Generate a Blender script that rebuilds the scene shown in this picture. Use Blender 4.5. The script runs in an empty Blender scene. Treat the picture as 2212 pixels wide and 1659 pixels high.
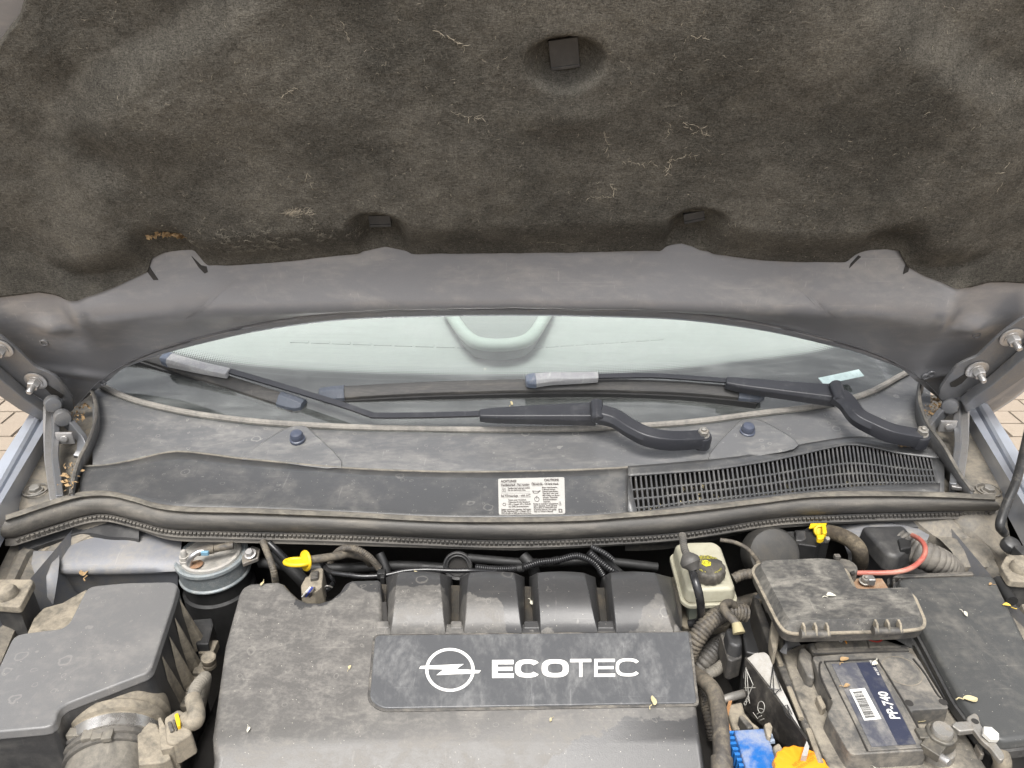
import bpy, bmesh, math, random
from mathutils import Vector, Matrix
from mathutils.geometry import tessellate_polygon
R = math.radians
rnd = random.Random(7)
sc = bpy.context.scene

# ---------------------------------------------------------------- camera, sky, light
PITCH, CAMZ, FPX, CU, CV = R(26.0), 1.5, 1664.0, 1106.0, 829.5
cam_d = bpy.data.cameras.new('camera'); cam = bpy.data.objects.new('camera', cam_d)
sc.collection.objects.link(cam); sc.camera = cam
cam.location = (0, 0, CAMZ); cam.rotation_euler = (R(90) - PITCH, 0, 0)
cam_d.sensor_width = 36.0; cam_d.lens = 36.0 * FPX / 2212.0
cam_d.clip_start = 0.02; cam_d.clip_end = 500

world = bpy.data.worlds.new('World'); sc.world = world; world.use_nodes = True
wn = world.node_tree.nodes; wl = world.node_tree.links
bg = wn['Background']
sky = wn.new('ShaderNodeTexSky'); sky.sky_type = 'NISHITA'; sky.sun_disc = False
SUN_EL, SUN_AZ = R(68), R(195)          # azimuth measured clockwise from +Y: in front of the car
sky.sun_elevation = SUN_EL; sky.sun_rotation = SUN_AZ
sky.air_density = 1.0; sky.dust_density = 6.0; sky.ozone_density = 1.0
hs = wn.new('ShaderNodeHueSaturation'); hs.inputs['Saturation'].default_value = 0.22
wl.new(sky.outputs[0], hs.inputs['Color']); wl.new(hs.outputs[0], bg.inputs['Color'])
bg.inputs['Strength'].default_value = 0.15
sun_d = bpy.data.lights.new('sun', 'SUN'); sun_d.energy = 1.35; sun_d.angle = R(24)
sun_d.color = (1.0, 0.965, 0.91)
sun = bpy.data.objects.new('sun', sun_d); sc.collection.objects.link(sun)
sdir = Vector((math.sin(SUN_AZ) * math.cos(SUN_EL), math.cos(SUN_AZ) * math.cos(SUN_EL), math.sin(SUN_EL)))
sun.rotation_euler = sdir.to_track_quat('Z', 'Y').to_euler()
vs = sc.view_settings
vs.view_transform = 'Standard'; vs.look = 'None'; vs.gamma = 1.0; vs.use_curve_mapping = False
vs.exposure = 1.1
sc.cycles.max_bounces = 8; sc.cycles.transparent_max_bounces = 12
sc.cycles.use_denoising = True

# ---------------------------------------------------------------- survey: photo measurements -> metres on a known plane
_c, _s = math.cos(PITCH), math.sin(PITCH)
EYE = Vector((0, 0, CAMZ))
def ray(u, v):
    a, b = (u - CU) / FPX, (CV - v) / FPX
    return Vector((a, _c + b * _s, -_s + b * _c))
def at(u, v, z):
    d = ray(u, v); return EYE + d * ((z - CAMZ) / d.z)
def aty(u, v, y):
    d = ray(u, v); return EYE + d * (y / d.y)
def onp(u, v, p0, n):
    d = ray(u, v); return EYE + d * ((p0 - EYE).dot(n) / d.dot(n))
K = .33587
def c3(x, y): return (x * K, 656.7 + y * K)
def c4(x, y): return (734.5 + x * K, 656.7 + y * K)
def c5(x, y): return (1468.9 + x * K, 656.7 + y * K)
def c6(x, y): return (x * K, 1106 + y * K)
def c7(x, y): return (734.5 + x * K, 1106 + y * K)
def c8(x, y): return (1468.9 + x * K, 1106 + y * K)
def Z(f, pts, z): return [at(*f(*p), z) for p in pts]
def D(x, y): return (x, y)

# ---------------------------------------------------------------- small geometry kit
def lerp(a, b, t): return a + (b - a) * t
def sstep(a, b, x):
    t = min(1, max(0, (x - a) / (b - a))); return t * t * (3 - 2 * t)
def interp(pts, x):
    if x <= pts[0][0]: return pts[0][1]
    for (x0, y0), (x1, y1) in zip(pts, pts[1:]):
        if x <= x1: return y0 + (y1 - y0) * (x - x0) / (x1 - x0)
    return pts[-1][1]
def catmull(pts, n=8, closed=False):
    pts = [Vector(p) for p in pts]
    if len(pts) < 3: 
        return [pts[0].lerp(pts[1], i / n) for i in range(n + 1)]
    out = []; m = len(pts)
    for i in range(m if closed else m - 1):
        if closed: p0, p1, p2, p3 = pts[i - 1], pts[i], pts[(i + 1) % m], pts[(i + 2) % m]
        else: p0, p1, p2, p3 = pts[max(i - 1, 0)], pts[i], pts[i + 1], pts[min(i + 2, m - 1)]
        for k in range(n):
            t = k / n
            out.append(.5 * ((2 * p1) + (p2 - p0) * t + (2 * p0 - 5 * p1 + 4 * p2 - p3) * t * t + (3 * p1 - p0 - 3 * p2 + p3) * t ** 3))
    if not closed: out.append(pts[-1])
    return out
def resample(pts, n):
    d = [0]
    for a, b in zip(pts, pts[1:]): d.append(d[-1] + (b - a).length)
    out = []; j = 0
    for i in range(n):
        s = d[-1] * i / (n - 1)
        while j < len(pts) - 2 and d[j + 1] < s: j += 1
        out.append(pts[j].lerp(pts[j + 1], (s - d[j]) / max(1e-9, d[j + 1] - d[j])))
    return out
def round_poly(pts, r, n=4):
    """rounded corners; r a number or a list"""
    pts = [Vector(p) for p in pts]; out = []; m = len(pts)
    for i, p in enumerate(pts):
        rr = r[i] if isinstance(r, (list, tuple)) else r
        a, b = pts[i - 1] - p, pts[(i + 1) % m] - p
        la, lb = a.length, b.length
        d = min(rr, la * .45, lb * .45)
        if d < 1e-5: out.append(p); continue
        A, B = p + a / la * d, p + b / lb * d
        for k in range(n + 1):
            t = k / n; out.append(A * (1 - t) ** 2 + p * (2 * t * (1 - t)) + B * t * t)
    return out
def offset_xy(poly, d):
    """offset a polygon in the XY plane (positive = outwards), z kept"""
    area = sum(poly[i - 1].x * p.y - p.x * poly[i - 1].y for i, p in enumerate(poly))
    sg = 1 if area > 0 else -1
    out = []; m = len(poly)
    for i, p in enumerate(poly):
        a = (p - poly[i - 1]); b = (poly[(i + 1) % m] - p); a.z = b.z = 0
        if a.length < 1e-7: a = b.copy()
        if b.length < 1e-7: b = a.copy()
        na = Vector((a.y, -a.x, 0)).normalized() * sg; nb = Vector((b.y, -b.x, 0)).normalized() * sg
        q = na + nb
        q = na if q.length < .3 else q / max(.35, q.length_squared / 2)
        out.append(p + q * d)
    return out

class MB:
    def __init__(s): s.v = []; s.f = []; s.mi = []; s.cur = 0
    def add(s, vs, fs):
        o = len(s.v); s.v += [Vector(p) for p in vs]
        for f in fs: s.f.append([i + o for i in f]); s.mi.append(s.cur)
        return s
    def loft(s, rows, close_u=False, close_v=False, cap=False):
        n = len(rows[0]); m = len(rows); fs = []
        for j in range(m if close_v else m - 1):
            for i in range(n if close_u else n - 1):
                a, b = j * n + i, j * n + (i + 1) % n
                c, d = ((j + 1) % m) * n + (i + 1) % n, ((j + 1) % m) * n + i
                fs.append((a, b, c, d))
        if cap: fs += [tuple(range(n))[::-1], tuple((m - 1) * n + i for i in range(n))]
        return s.add([p for r in rows for p in r], fs)
    def prism(s, A, B):
        return s.loft([A, B], close_u=True, cap=True)
    def box(s, c, size, rot=None, taper=1.0):
        x, y, z = [k / 2 for k in size]; M = rot or Matrix.Identity(3); c = Vector(c)
        vs = [c + M @ Vector((sx * x * (taper if sz > 0 else 1), sy * y * (taper if sz > 0 else 1), sz * z)) for sz in (-1, 1) for sy in (-1, 1) for sx in (-1, 1)]
        return s.add(vs, [(0, 2, 3, 1), (4, 5, 7, 6), (0, 1, 5, 4), (2, 6, 7, 3), (0, 4, 6, 2), (1, 3, 7, 5)])
    def tube(s, path, r, seg=10, cap=True, flat=None):
        path = [Vector(p) for p in path]; n = len(path); rows = []
        t0 = (path[1] - path[0]).normalized()
        up = Vector((0, 0, 1)) if abs(t0.z) < .9 else Vector((1, 0, 0))
        nrm = (up - t0 * up.dot(t0)).normalized()
        for i, p in enumerate(path):
            t = (path[min(i + 1, n - 1)] - path[max(i - 1, 0)])
            t = t.normalized() if t.length > 1e-9 else t0
            nrm = (nrm - t * nrm.dot(t)).normalized(); b = t.cross(nrm)
            rr = r(i / (n - 1), i) if callable(r) else r
            fx, fy = flat or (1, 1)
            rows.append([p + (nrm * math.cos(a) * fy + b * math.sin(a) * fx) * rr for a in (2 * math.pi * k / seg for k in range(seg))])
        return s.loft(rows, close_u=True, cap=cap)
    def corrug(s, path, r, pitch=.004, amp=.1, seg=12):
        L = sum((b - a).length for a, b in zip(path, path[1:]))
        n = max(8, int(L / pitch * 4)); pp = resample(path, n)
        return s.tube(pp, lambda t, i: r * (1 + amp * (1, .6, -1, .6)[i % 4]), seg)
    def lathe(s, o, ax, prof, seg=32, cap=True, a0=0, a1=2 * math.pi, ref=None):
        """prof: [(radius, height along axis)]"""
        o = Vector(o); ax = Vector(ax).normalized()
        rf = Vector(ref) if ref else (Vector((1, 0, 0)) if abs(ax.x) < .9 else Vector((0, 1, 0)))
        e1 = (rf - ax * rf.dot(ax)).normalized(); e2 = ax.cross(e1)
        full = abs(a1 - a0 - 2 * math.pi) < 1e-6; k = seg if full else seg + 1
        rows = [[o + ax * h + (e1 * math.cos(a) + e2 * math.sin(a)) * r for a in (a0 + (a1 - a0) * i / seg for i in range(k))] for r, h in prof]
        return s.loft(rows, close_u=full, cap=cap and full)
    def hexbolt(s, o, ax, r=.006, h=.006, washer=1.5, dome=.002):
        o = Vector(o); ax = Vector(ax).normalized()
        if washer: s.lathe(o, ax, [(r * washer, 0), (r * washer, .0015), (r * 1.05, .0018)], 20)
        o2 = o + ax * .0016
        s.lathe(o2, ax, [(r, 0), (r, h * .85), (r * .86, h)], 6)
        if dome: s.lathe(o2 + ax * h, ax, [(r * .5, -.001), (r * .48, dome), (r * .3, dome * 1.5)], 12)
        return s

col = sc.collection
LOC = {}
def tag(o, label=None, cat=None, group=None, kind=None):
    if label: o['label'] = label
    if cat: o['category'] = cat
    if group: o['group'] = group
    if kind: o['kind'] = kind
    return o
def thing(name, label, cat, loc, group=None):
    o = bpy.data.objects.new(name, None); col.objects.link(o)
    o.location = loc; o.empty_display_size = .05; LOC[o.name] = Vector(loc)
    return tag(o, label, cat, group)
def mesh_of(name, mb, loc, mats, smooth=True, angle=38):
    me = bpy.data.meshes.new(name)
    me.from_pydata([tuple(p - loc) for p in mb.v], [], mb.f)
    for m in (mats if isinstance(mats, (list, tuple)) else [mats]): me.materials.append(m)
    bm = bmesh.new(); bm.from_mesh(me)
    bmesh.ops.recalc_face_normals(bm, faces=bm.faces[:]); bm.to_mesh(me); bm.free()
    me.polygons.foreach_set('material_index', mb.mi)
    if smooth:
        me.polygons.foreach_set('use_smooth', [True] * len(me.polygons))
        me.set_sharp_from_angle(angle=R(angle))
    me.update(); return me
def part(name, mb, mat, parent=None, bevel=0, seg=2, smooth=True, angle=38, loc=None, label=None, kind=None, sub=0, solid=0):
    L = LOC[parent.name] if parent else Vector(loc or (0, 0, 0))
    me = mesh_of(name, mb, L, mat, smooth, angle)
    o = bpy.data.objects.new(name, me); col.objects.link(o)
    if parent: o.parent = parent
    else: o.location = L
    LOC[o.name] = L
    if solid:
        if sum(f.normal.z * f.area for f in me.polygons) < 0: me.flip_normals()
        m = o.modifiers.new('solid', 'SOLIDIFY'); m.thickness = solid; m.offset = -1
    if bevel:
        m = o.modifiers.new('bevel', 'BEVEL'); m.width = bevel; m.segments = seg; m.limit_method = 'ANGLE'
        m.angle_limit = R(32); m.harden_normals = True; m.use_clamp_overlap = True
    if sub:
        m = o.modifiers.new('sub', 'SUBSURF'); m.levels = m.render_levels = sub
    if label: o['label'] = label
    if kind: o['kind'] = kind
    return o

# ---- text as flat geometry: returns triangles in 2D
def text2d(body, size=1.0, align='LEFT', bold=0.0, sx=1.0, spacing=1.0):
    cu = bpy.data.curves.new('txt', 'FONT'); cu.body = body; cu.size = size; cu.align_x = align
    cu.resolution_u = 2; cu.offset = bold; cu.space_character = spacing; cu.fill_mode = 'FRONT'
    ob = bpy.data.objects.new('txt', cu); col.objects.link(ob)
    dg = bpy.context.evaluated_depsgraph_get()
    me = bpy.data.meshes.new_from_object(ob.evaluated_get(dg))
    vs = [(v.co.x * sx, v.co.y) for v in me.vertices]; fs = [tuple(p.vertices) for p in me.polygons]
    bpy.data.objects.remove(ob); bpy.data.curves.remove(cu); bpy.data.meshes.remove(me)
    return vs, fs
def put_text(mb, body, o, ex, ey, size, **k):
    vs, fs = text2d(body, size, **k)
    mb.add([o + ex * x + ey * y for x, y in vs], fs)

# ---------------------------------------------------------------- materials
def new_mat(name):
    m = bpy.data.materials.new(name); m.use_nodes = True
    return m, m.node_tree.nodes, m.node_tree.links, m.node_tree.nodes['Principled BSDF']
def node(ns, t, **k):
    n = ns.new(t)
    for a, b in k.items():
        if a.startswith('i_'): n.inputs[a[2:].replace('_', ' ')].default_value = b
        else: setattr(n, a, b)
    return n
def rgb(c): return (c[0], c[1], c[2], 1)
def noise(ns, ls, vec, scale, detail=6, rough=.6, dist=0.0):
    n = node(ns, 'ShaderNodeTexNoise'); n.inputs['Scale'].default_value = scale
    n.inputs['Detail'].default_value = detail; n.inputs['Roughness'].default_value = rough; n.inputs['Distortion'].default_value = dist
    ls.new(vec, n.inputs['Vector']); return n.outputs['Fac']
def ramp(ns, ls, fac, lo, hi, a=0.0, b=1.0):
    n = node(ns, 'ShaderNodeMapRange', interpolation_type='SMOOTHSTEP')
    for i, x in enumerate((lo, hi, a, b)): n.inputs[i + 1].default_value = x
    ls.new(fac, n.inputs[0]); return n.outputs[0]
def math_(ns, ls, op, a, b=None):
    n = node(ns, 'ShaderNodeMath', operation=op)
    for i, x in enumerate((a, b)):
        if x is None: continue
        if isinstance(x, (int, float)): n.inputs[i].default_value = x
        else: ls.new(x, n.inputs[i])
    return n.outputs[0]
def mixc(ns, ls, fac, a, b):
    n = node(ns, 'ShaderNodeMix', data_type='RGBA')
    if isinstance(fac, (int, float)): n.inputs[0].default_value = fac
    else: ls.new(fac, n.inputs[0])
    for i, x in ((6, a), (7, b)):
        if isinstance(x, tuple): n.inputs[i].default_value = rgb(x)
        else: ls.new(x, n.inputs[i])
    return n.outputs[2]
def obj_vec(ns, ls, stretch=None):
    t = node(ns, 'ShaderNodeTexCoord').outputs['Object']
    if stretch:
        m = node(ns, 'ShaderNodeMapping'); m.inputs['Scale'].default_value = stretch
        ls.new(t, m.inputs['Vector']); t = m.outputs[0]
    return t
def bump(ns, ls, p, h, strength=.3, dist=.001):
    b = node(ns, 'ShaderNodeBump'); b.inputs['Strength'].default_value = strength; b.inputs['Distance'].default_value = dist
    ls.new(h, b.inputs['Height']); ls.new(b.outputs[0], p.inputs['Normal'])
def dirty(name, base, dust=(.23, .205, .165), amt=.5, scale=14, rough=.5, drough=.85, metal=0.0, stretch=None, grain=.25, speck=.0, spec=.45, mask=None, scratch=.16, marks=0.0):
    """weathered surface: base colour under uneven dust, fine grain"""
    m, ns, ls, p = new_mat(name)
    v = obj_vec(ns, ls, stretch); v0 = obj_vec(ns, ls)
    n1 = noise(ns, ls, v, scale, 9, .68, .6); n2 = noise(ns, ls, v, scale * 7, 5, .6); n3 = noise(ns, ls, v0, 900, 3, .6)
    mixn = math_(ns, ls, 'ADD', math_(ns, ls, 'MULTIPLY', n1, .7), math_(ns, ls, 'MULTIPLY', n2, .3))
    c = 1 - amt
    f = ramp(ns, ls, mixn, .25 + c * .32, .55 + c * .32)
    f = math_(ns, ls, 'MULTIPLY', f, min(1, .35 + amt * .75))
    if mask: f = mask(ns, ls, f)
    colr = mixc(ns, ls, f, base, dust)
    g = math_(ns, ls, 'ADD', math_(ns, ls, 'MULTIPLY', n3, grain * 2), 1 - grain)
    mul = node(ns, 'ShaderNodeMix', data_type='RGBA', blend_type='MULTIPLY'); mul.inputs[0].default_value = 1
    ls.new(colr, mul.inputs[6]); ls.new(g, mul.inputs[7]); colr = mul.outputs[2]
    if scratch:
        for st in ((5, 320, 320), (260, 9, 60)):
            sn = noise(ns, ls, obj_vec(ns, ls, st), 1.0, 2, .5, .8)
            sf = math_(ns, ls, 'MULTIPLY', ramp(ns, ls, sn, .665, .72), ramp(ns, ls, n1, .42, .62, .0, scratch))
            colr = mixc(ns, ls, sf, colr, tuple(min(1, x * 1.7 + .02) for x in dust))
    if marks:                                   # dried water rings
        for sc_, lo_ in ((38, .90), (85, .88)):
            vr = node(ns, 'ShaderNodeTexVoronoi'); vr.inputs['Scale'].default_value = sc_
            vd = node(ns, 'ShaderNodeVectorMath', operation='ADD'); nz = node(ns, 'ShaderNodeTexNoise'); nz.inputs['Scale'].default_value = 120; ls.new(v0, nz.inputs['Vector'])
            sm_ = node(ns, 'ShaderNodeVectorMath', operation='SCALE'); sm_.inputs['Scale'].default_value = .007; ls.new(nz.outputs['Color'], sm_.inputs[0])
            ls.new(v0, vd.inputs[0]); ls.new(sm_.outputs[0], vd.inputs[1]); ls.new(vd.outputs[0], vr.inputs['Vector'])
            se = node(ns, 'ShaderNodeSeparateColor'); ls.new(vr.outputs['Color'], se.inputs[0])
            pick = math_(ns, ls, 'GREATER_THAN', se.outputs[0], lo_)
            rr = math_(ns, ls, 'ABSOLUTE', math_(ns, ls, 'SUBTRACT', vr.outputs['Distance'], .24))
            ring = math_(ns, ls, 'MULTIPLY', pick, ramp(ns, ls, rr, .05, .015))
            colr = mixc(ns, ls, math_(ns, ls, 'MULTIPLY', ring, marks), colr, tuple(x * 1.25 for x in dust))
            fill = math_(ns, ls, 'MULTIPLY', pick, math_(ns, ls, 'LESS_THAN', vr.outputs['Distance'], .24))
            colr = mixc(ns, ls, math_(ns, ls, 'MULTIPLY', fill, marks * .45), colr, base)
    if speck:
        vo = node(ns, 'ShaderNodeTexVoronoi'); vo.inputs['Scale'].default_value = 160; ls.new(v0, vo.inputs['Vector'])
        sm = math_(ns, ls, 'LESS_THAN', vo.outputs['Distance'], .06 + speck * .1)
        colr = mixc(ns, ls, math_(ns, ls, 'MULTIPLY', sm, .6), colr, (.5, .47, .4))
    ls.new(colr, p.inputs['Base Color'])
    ls.new(ramp(ns, ls, f, 0, 1, rough, drough), p.inputs['Roughness'])
    p.inputs['Metallic'].default_value = metal; p.inputs['Specular IOR Level'].default_value = spec
    bump(ns, ls, p, math_(ns, ls, 'ADD', n3, math_(ns, ls, 'MULTIPLY', n2, .6)), .22, .0006)
    return m
def plain(name, c, rough=.5, metal=0.0, spec=.5, vary=.12):
    m, ns, ls, p = new_mat(name)
    n1 = noise(ns, ls, obj_vec(ns, ls), 60, 6, .65)
    ls.new(mixc(ns, ls, n1, tuple(x * (1 - vary * 2) for x in c), tuple(min(1, x * (1 + vary * 2)) for x in c)), p.inputs['Base Color'])
    ls.new(ramp(ns, ls, n1, .3, .7, max(.05, rough - .1), min(1, rough + .12)), p.inputs['Roughness'])
    p.inputs['Metallic'].default_value = metal; p.inputs['Specular IOR Level'].default_value = spec
    return m

M = {}
TAN = (.22, .195, .155)
M['plastic'] = dirty('weathered_black_plastic', (.035, .035, .036), (.13, .125, .115), .45, 10, .42, .75)
M['cowl'] = dirty('faded_cowl_plastic_with_sheen', (.115, .116, .118), (.28, .27, .25), .46, 9, .28, .52, grain=.18, speck=.07, marks=.5, stretch=(1, 2.2, 1))  # faded grey, lightened further so the rear panel's sky sheen is in the colour
M['cowl_dark'] = dirty('dark_cowl_plastic', (.060, .061, .063), (.17, .163, .15), .40, 11, .29, .55, grain=.18, speck=.09, marks=.45)
M['dusty'] = dirty('dusty_black_plastic', (.045, .043, .041), (.21, .19, .158), .55, 18, .5, .85, speck=.04, stretch=(1, 1.6, 1))
M['mud'] = dirty('dusty_tan_plastic', (.07, .065, .055), (.27, .235, .18), .85, 22, .6, .9)
M['rubber'] = dirty('weathered_rubber', (.062, .059, .055), (.21, .19, .16), .55, 9, .55, .85, stretch=(.35, 2, 2))
M['rubber_tan'] = dirty('dusty_rubber', (.08, .075, .066), (.22, .2, .165), .7, 20, .6, .9)
M['hose'] = dirty('dusty_hose', (.05, .045, .04), (.2, .17, .125), .6, 40, .6, .9)
M['black'] = plain('matt_black', (.014, .014, .014), .6)
M['black_gloss'] = plain('glossy_black_cable', (.02, .02, .021), .25)
M['void'] = plain('gap_shade_black', (.020, .018, .016), .7)  # near-black colour carries the shade of gaps, holes and the deep bay
M['metal'] = dirty('zinc_plated_steel', (.42, .41, .4), (.24, .2, .15), .35, 60, .35, .7, metal=.75)
M['metal_dull'] = dirty('dull_oxidised_steel', (.30, .29, .27), (.24, .2, .15), .5, 50, .5, .8, metal=.6)
M['alu'] = dirty('galvanised_canister', (.20, .225, .235), (.36, .36, .34), .5, 90, .45, .7, metal=.25, grain=.45)
M['alu_top'] = dirty('corroded_canister_top', (.30, .29, .27), (.42, .39, .34), .6, 60, .65, .9, metal=.1, grain=.3)
M['rust'] = dirty('rusty_steel', (.2, .11, .06), (.30, .24, .17), .5, 60, .7, .9)
M['yellow'] = plain('yellow_plastic', (.66, .44, .012), .5, vary=.12)
M['orange'] = dirty('orange_plastic', (.72, .28, .015), (.5, .28, .09), .3, 25, .4, .7, grain=.06)
M['blue'] = dirty('blue_plastic_dusty', (.010, .10, .33), (.27, .28, .30), .60, 22, .4, .8)
M['white'] = dirty('white_print_card', (.33, .32, .30), (.22, .2, .165), .5, 20, .6, .9)
M['print_white'] = plain('white_print', (.62, .61, .58), .5, vary=.05)
M['print_black'] = plain('black_print', (.02, .02, .02), .5)
M['print_grey'] = plain('grey_print', (.09, .08, .075), .5)
M['ivory'] = dirty('yellowed_translucent_plastic', (.36, .345, .265), (.25, .23, .17), .5, 22, .4, .7, grain=.08)
M['ivory_low'] = dirty('fluid_filled_plastic', (.30, .33, .28), (.27, .25, .18), .4, 18, .35, .6, grain=.08)

# ================================================================ materials of the body
def paint_mat(name, c, dust=.12):
    m, ns, ls, p = new_mat(name)
    v = obj_vec(ns, ls); n = noise(ns, ls, v, 9, 6); n2 = noise(ns, ls, v, 1500, 2)
    f = math_(ns, ls, 'MULTIPLY', ramp(ns, ls, n, .4, .75), dust * 3)
    ls.new(mixc(ns, ls, f, c, (.25, .23, .2)), p.inputs['Base Color'])
    p.inputs['Metallic'].default_value = .45; p.inputs['Roughness'].default_value = .34
    p.inputs['Coat Weight'].default_value = .5; p.inputs['Coat Roughness'].default_value = .08
    bump(ns, ls, p, n2, .05, .0003)
    return m
M['paint'] = paint_mat('silver_blue_paint', (.40, .43, .49))
M['inner_paint'] = dirty('thin_grey_inner_paint', (.185, .186, .195), (.31, .295, .275), .42, 6, .30, .55, metal=.35, grain=.1, stretch=(1, 2.5, 2.5))
M['bay_paint'] = dirty('blue_grey_bay_paint', (.17, .175, .19), (.27, .25, .215), .55, 18, .5, .85, metal=.1, grain=.14)
M['channel'] = dirty('dusty_wing_channel', (.10, .095, .085), (.25, .22, .175), .7, 25, .6, .9)

def felt_mat():
    m, ns, ls, p = new_mat('dark_fibre_felt')
    v = obj_vec(ns, ls); vs_ = obj_vec(ns, ls, (210, 760, 760)); vb = obj_vec(ns, ls, (600, 260, 260))
    big = noise(ns, ls, v, 5.5, 5, .55); mid = noise(ns, ls, v, 24, 6, .65)
    fib = noise(ns, ls, vs_, 1.0, 3, .6, 1.2); fib2 = noise(ns, ls, vb, 1.0, 3, .6, 1.5); fine = noise(ns, ls, v, 1400, 2)
    f = math_(ns, ls, 'ADD', math_(ns, ls, 'MULTIPLY', big, .6), math_(ns, ls, 'MULTIPLY', mid, .4))
    c = mixc(ns, ls, ramp(ns, ls, f, .34, .70), (.056, .053, .046), (.125, .116, .099))
    c = mixc(ns, ls, ramp(ns, ls, mid, .52, .8, 0, .5), c, (.105, .098, .080))
    hf = math_(ns, ls, 'ADD', math_(ns, ls, 'MULTIPLY', fib, .55), math_(ns, ls, 'MULTIPLY', fib2, .45))
    g = ramp(ns, ls, hf, .32, .70, .5, 1.75)
    mul = node(ns, 'ShaderNodeMix', data_type='RGBA', blend_type='MULTIPLY'); mul.inputs[0].default_value = 1
    ls.new(c, mul.inputs[6]); ls.new(g, mul.inputs[7])
    sp = ramp(ns, ls, fine, .68, .76)
    ls.new(mixc(ns, ls, math_(ns, ls, 'MULTIPLY', sp, .5), mul.outputs[2], (.20, .185, .155)), p.inputs['Base Color'])
    p.inputs['Roughness'].default_value = .95; p.inputs['Specular IOR Level'].default_value = .1
    p.inputs['Sheen Weight'].default_value = .0; p.inputs['Sheen Roughness'].default_value = .6
    bump(ns, ls, p, math_(ns, ls, 'ADD', hf, math_(ns, ls, 'MULTIPLY', mid, .8)), 1.0, .003)
    return m
M['felt'] = felt_mat()
M['lint'] = plain('pale_lint', (.36, .32, .25), .9, vary=.2)
M['lint_dark'] = plain('grey_lint', (.17, .155, .125), .9, vary=.2)

# ================================================================ ground
def brick_mat():
    m, ns, ls, p = new_mat('tan_paving_brick')
    v = obj_vec(ns, ls); oi = node(ns, 'ShaderNodeObjectInfo').outputs['Random']
    n = noise(ns, ls, v, 35, 8, .7); n2 = noise(ns, ls, v, 300, 3)
    c = mixc(ns, ls, oi, (.22, .18, .138), (.28, .232, .18))
    c = mixc(ns, ls, ramp(ns, ls, n, .35, .75), c, (.24, .195, .15))
    ls.new(mixc(ns, ls, ramp(ns, ls, n2, .5, .8, 0, .5), c, (.38, .33, .27)), p.inputs['Base Color'])
    p.inputs['Roughness'].default_value = .9; bump(ns, ls, p, n2, .4, .002); return m
M['brick'] = brick_mat()
def ground_mat():
    m, ns, ls, p = new_mat('sanded_paving')
    v = obj_vec(ns, ls); br = node(ns, 'ShaderNodeTexBrick'); br.offset = .5
    br.inputs['Scale'].default_value = 1; br.inputs['Brick Width'].default_value = .204; br.inputs['Row Height'].default_value = .104
    br.inputs['Mortar Size'].default_value = .004; br.inputs['Color1'].default_value = rgb((.28, .225, .17)); br.inputs['Color2'].default_value = rgb((.33, .27, .21))
    br.inputs['Mortar'].default_value = rgb((.15, .12, .09)); ls.new(v, br.inputs['Vector'])
    n = noise(ns, ls, v, 12, 8, .7)
    ls.new(mixc(ns, ls, math_(ns, ls, 'MULTIPLY', n, .35), br.outputs['Color'], (.3, .25, .19)), p.inputs['Base Color'])
    p.inputs['Roughness'].default_value = .95; return m
mb = MB().add([(-60, -60, -.004), (60, -60, -.004), (60, 60, -.004), (-60, 60, -.004)], [(0, 1, 2, 3)])
ground = part('ground', mb, ground_mat(), smooth=False); tag(ground, 'tan brick paved yard under the car', 'ground', kind='structure')
pv = mesh_of('brick', MB().box((0, 0, .004), (.199, .099, .028), taper=.975), Vector((0, 0, 0)), M['brick'], smooth=False)
for sgn in (-1, 1):
    for j in range(16):
        for i in range(8):
            x = sgn * (1.52 + i * .204 + (.102 if j % 2 else 0)); y = 1.9 + j * .104
            o = bpy.data.objects.new('brick', pv); col.objects.link(o); o.parent = ground
            o.location = (x + rnd.uniform(-.002, .002), y + rnd.uniform(-.002, .002), rnd.uniform(-.0015, .0015))
            o.rotation_euler = (rnd.uniform(-.006, .006), rnd.uniform(-.006, .006), rnd.uniform(-.012, .012))

# ================================================================ hood
TH = R(70); HT = Vector((0, -math.cos(TH), math.sin(TH))); HN = Vector((0, -math.sin(TH), -math.cos(TH))); H0 = Vector((0, 1.15, .92))
def HP(s, t, h=0): return Vector((s, 0, 0)) + H0 + HT * t + HN * h
def hst(u, v, h=0):
    p = onp(u, v, H0 + HN * h, HN); q = p - H0 - HN * h
    return p.x, q.dot(HT)
edge_uv = [(1106, 680), (930, 682), (743, 689), (571, 711), (437, 740), (336, 768), (252, 801), (188, 839), (146, 884), (118, 908), (100, 906)]
half = [(abs(hst(u, v)[0]), hst(u, v)[1]) for u, v in edge_uv]
s9, t9 = half[-1]
half += [(s9 + .025, t9 + .035), (s9 + .045, t9 + .08), (s9 + .06, t9 + .16), (s9 + .068, t9 + .26), (s9 + .065, .45), (s9 + .05, .7), (s9, .88), (s9 - .1, .98), (.55, 1.04), (.28, 1.07), (0, 1.08)]
out2 = catmull([Vector((s, t, 0)) for s, t in half] + [Vector((-s, t, 0)) for s, t in half[-2:0:-1]], 22, closed=True)
HC = Vector((0, .56, 0))
TE = [(E.x, E.y) for E in out2[:9 * 22] if E.x >= 0]; TE = [q for i, q in enumerate(TE) if i == 0 or q[0] > TE[i - 1][0]] + [(.95, half[9][1])]
TL = sorted((abs(hst(u, v)[0]), hst(u, v)[1]) for u, v in ((1106, 640), (850, 642), (640, 647), (480, 651), (330, 655), (200, 658), (60, 668), (-60, 680)))
TL = [(p.x, p.y) for p in catmull([Vector((s, t, 0)) for s, t in TL], 12)]
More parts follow.
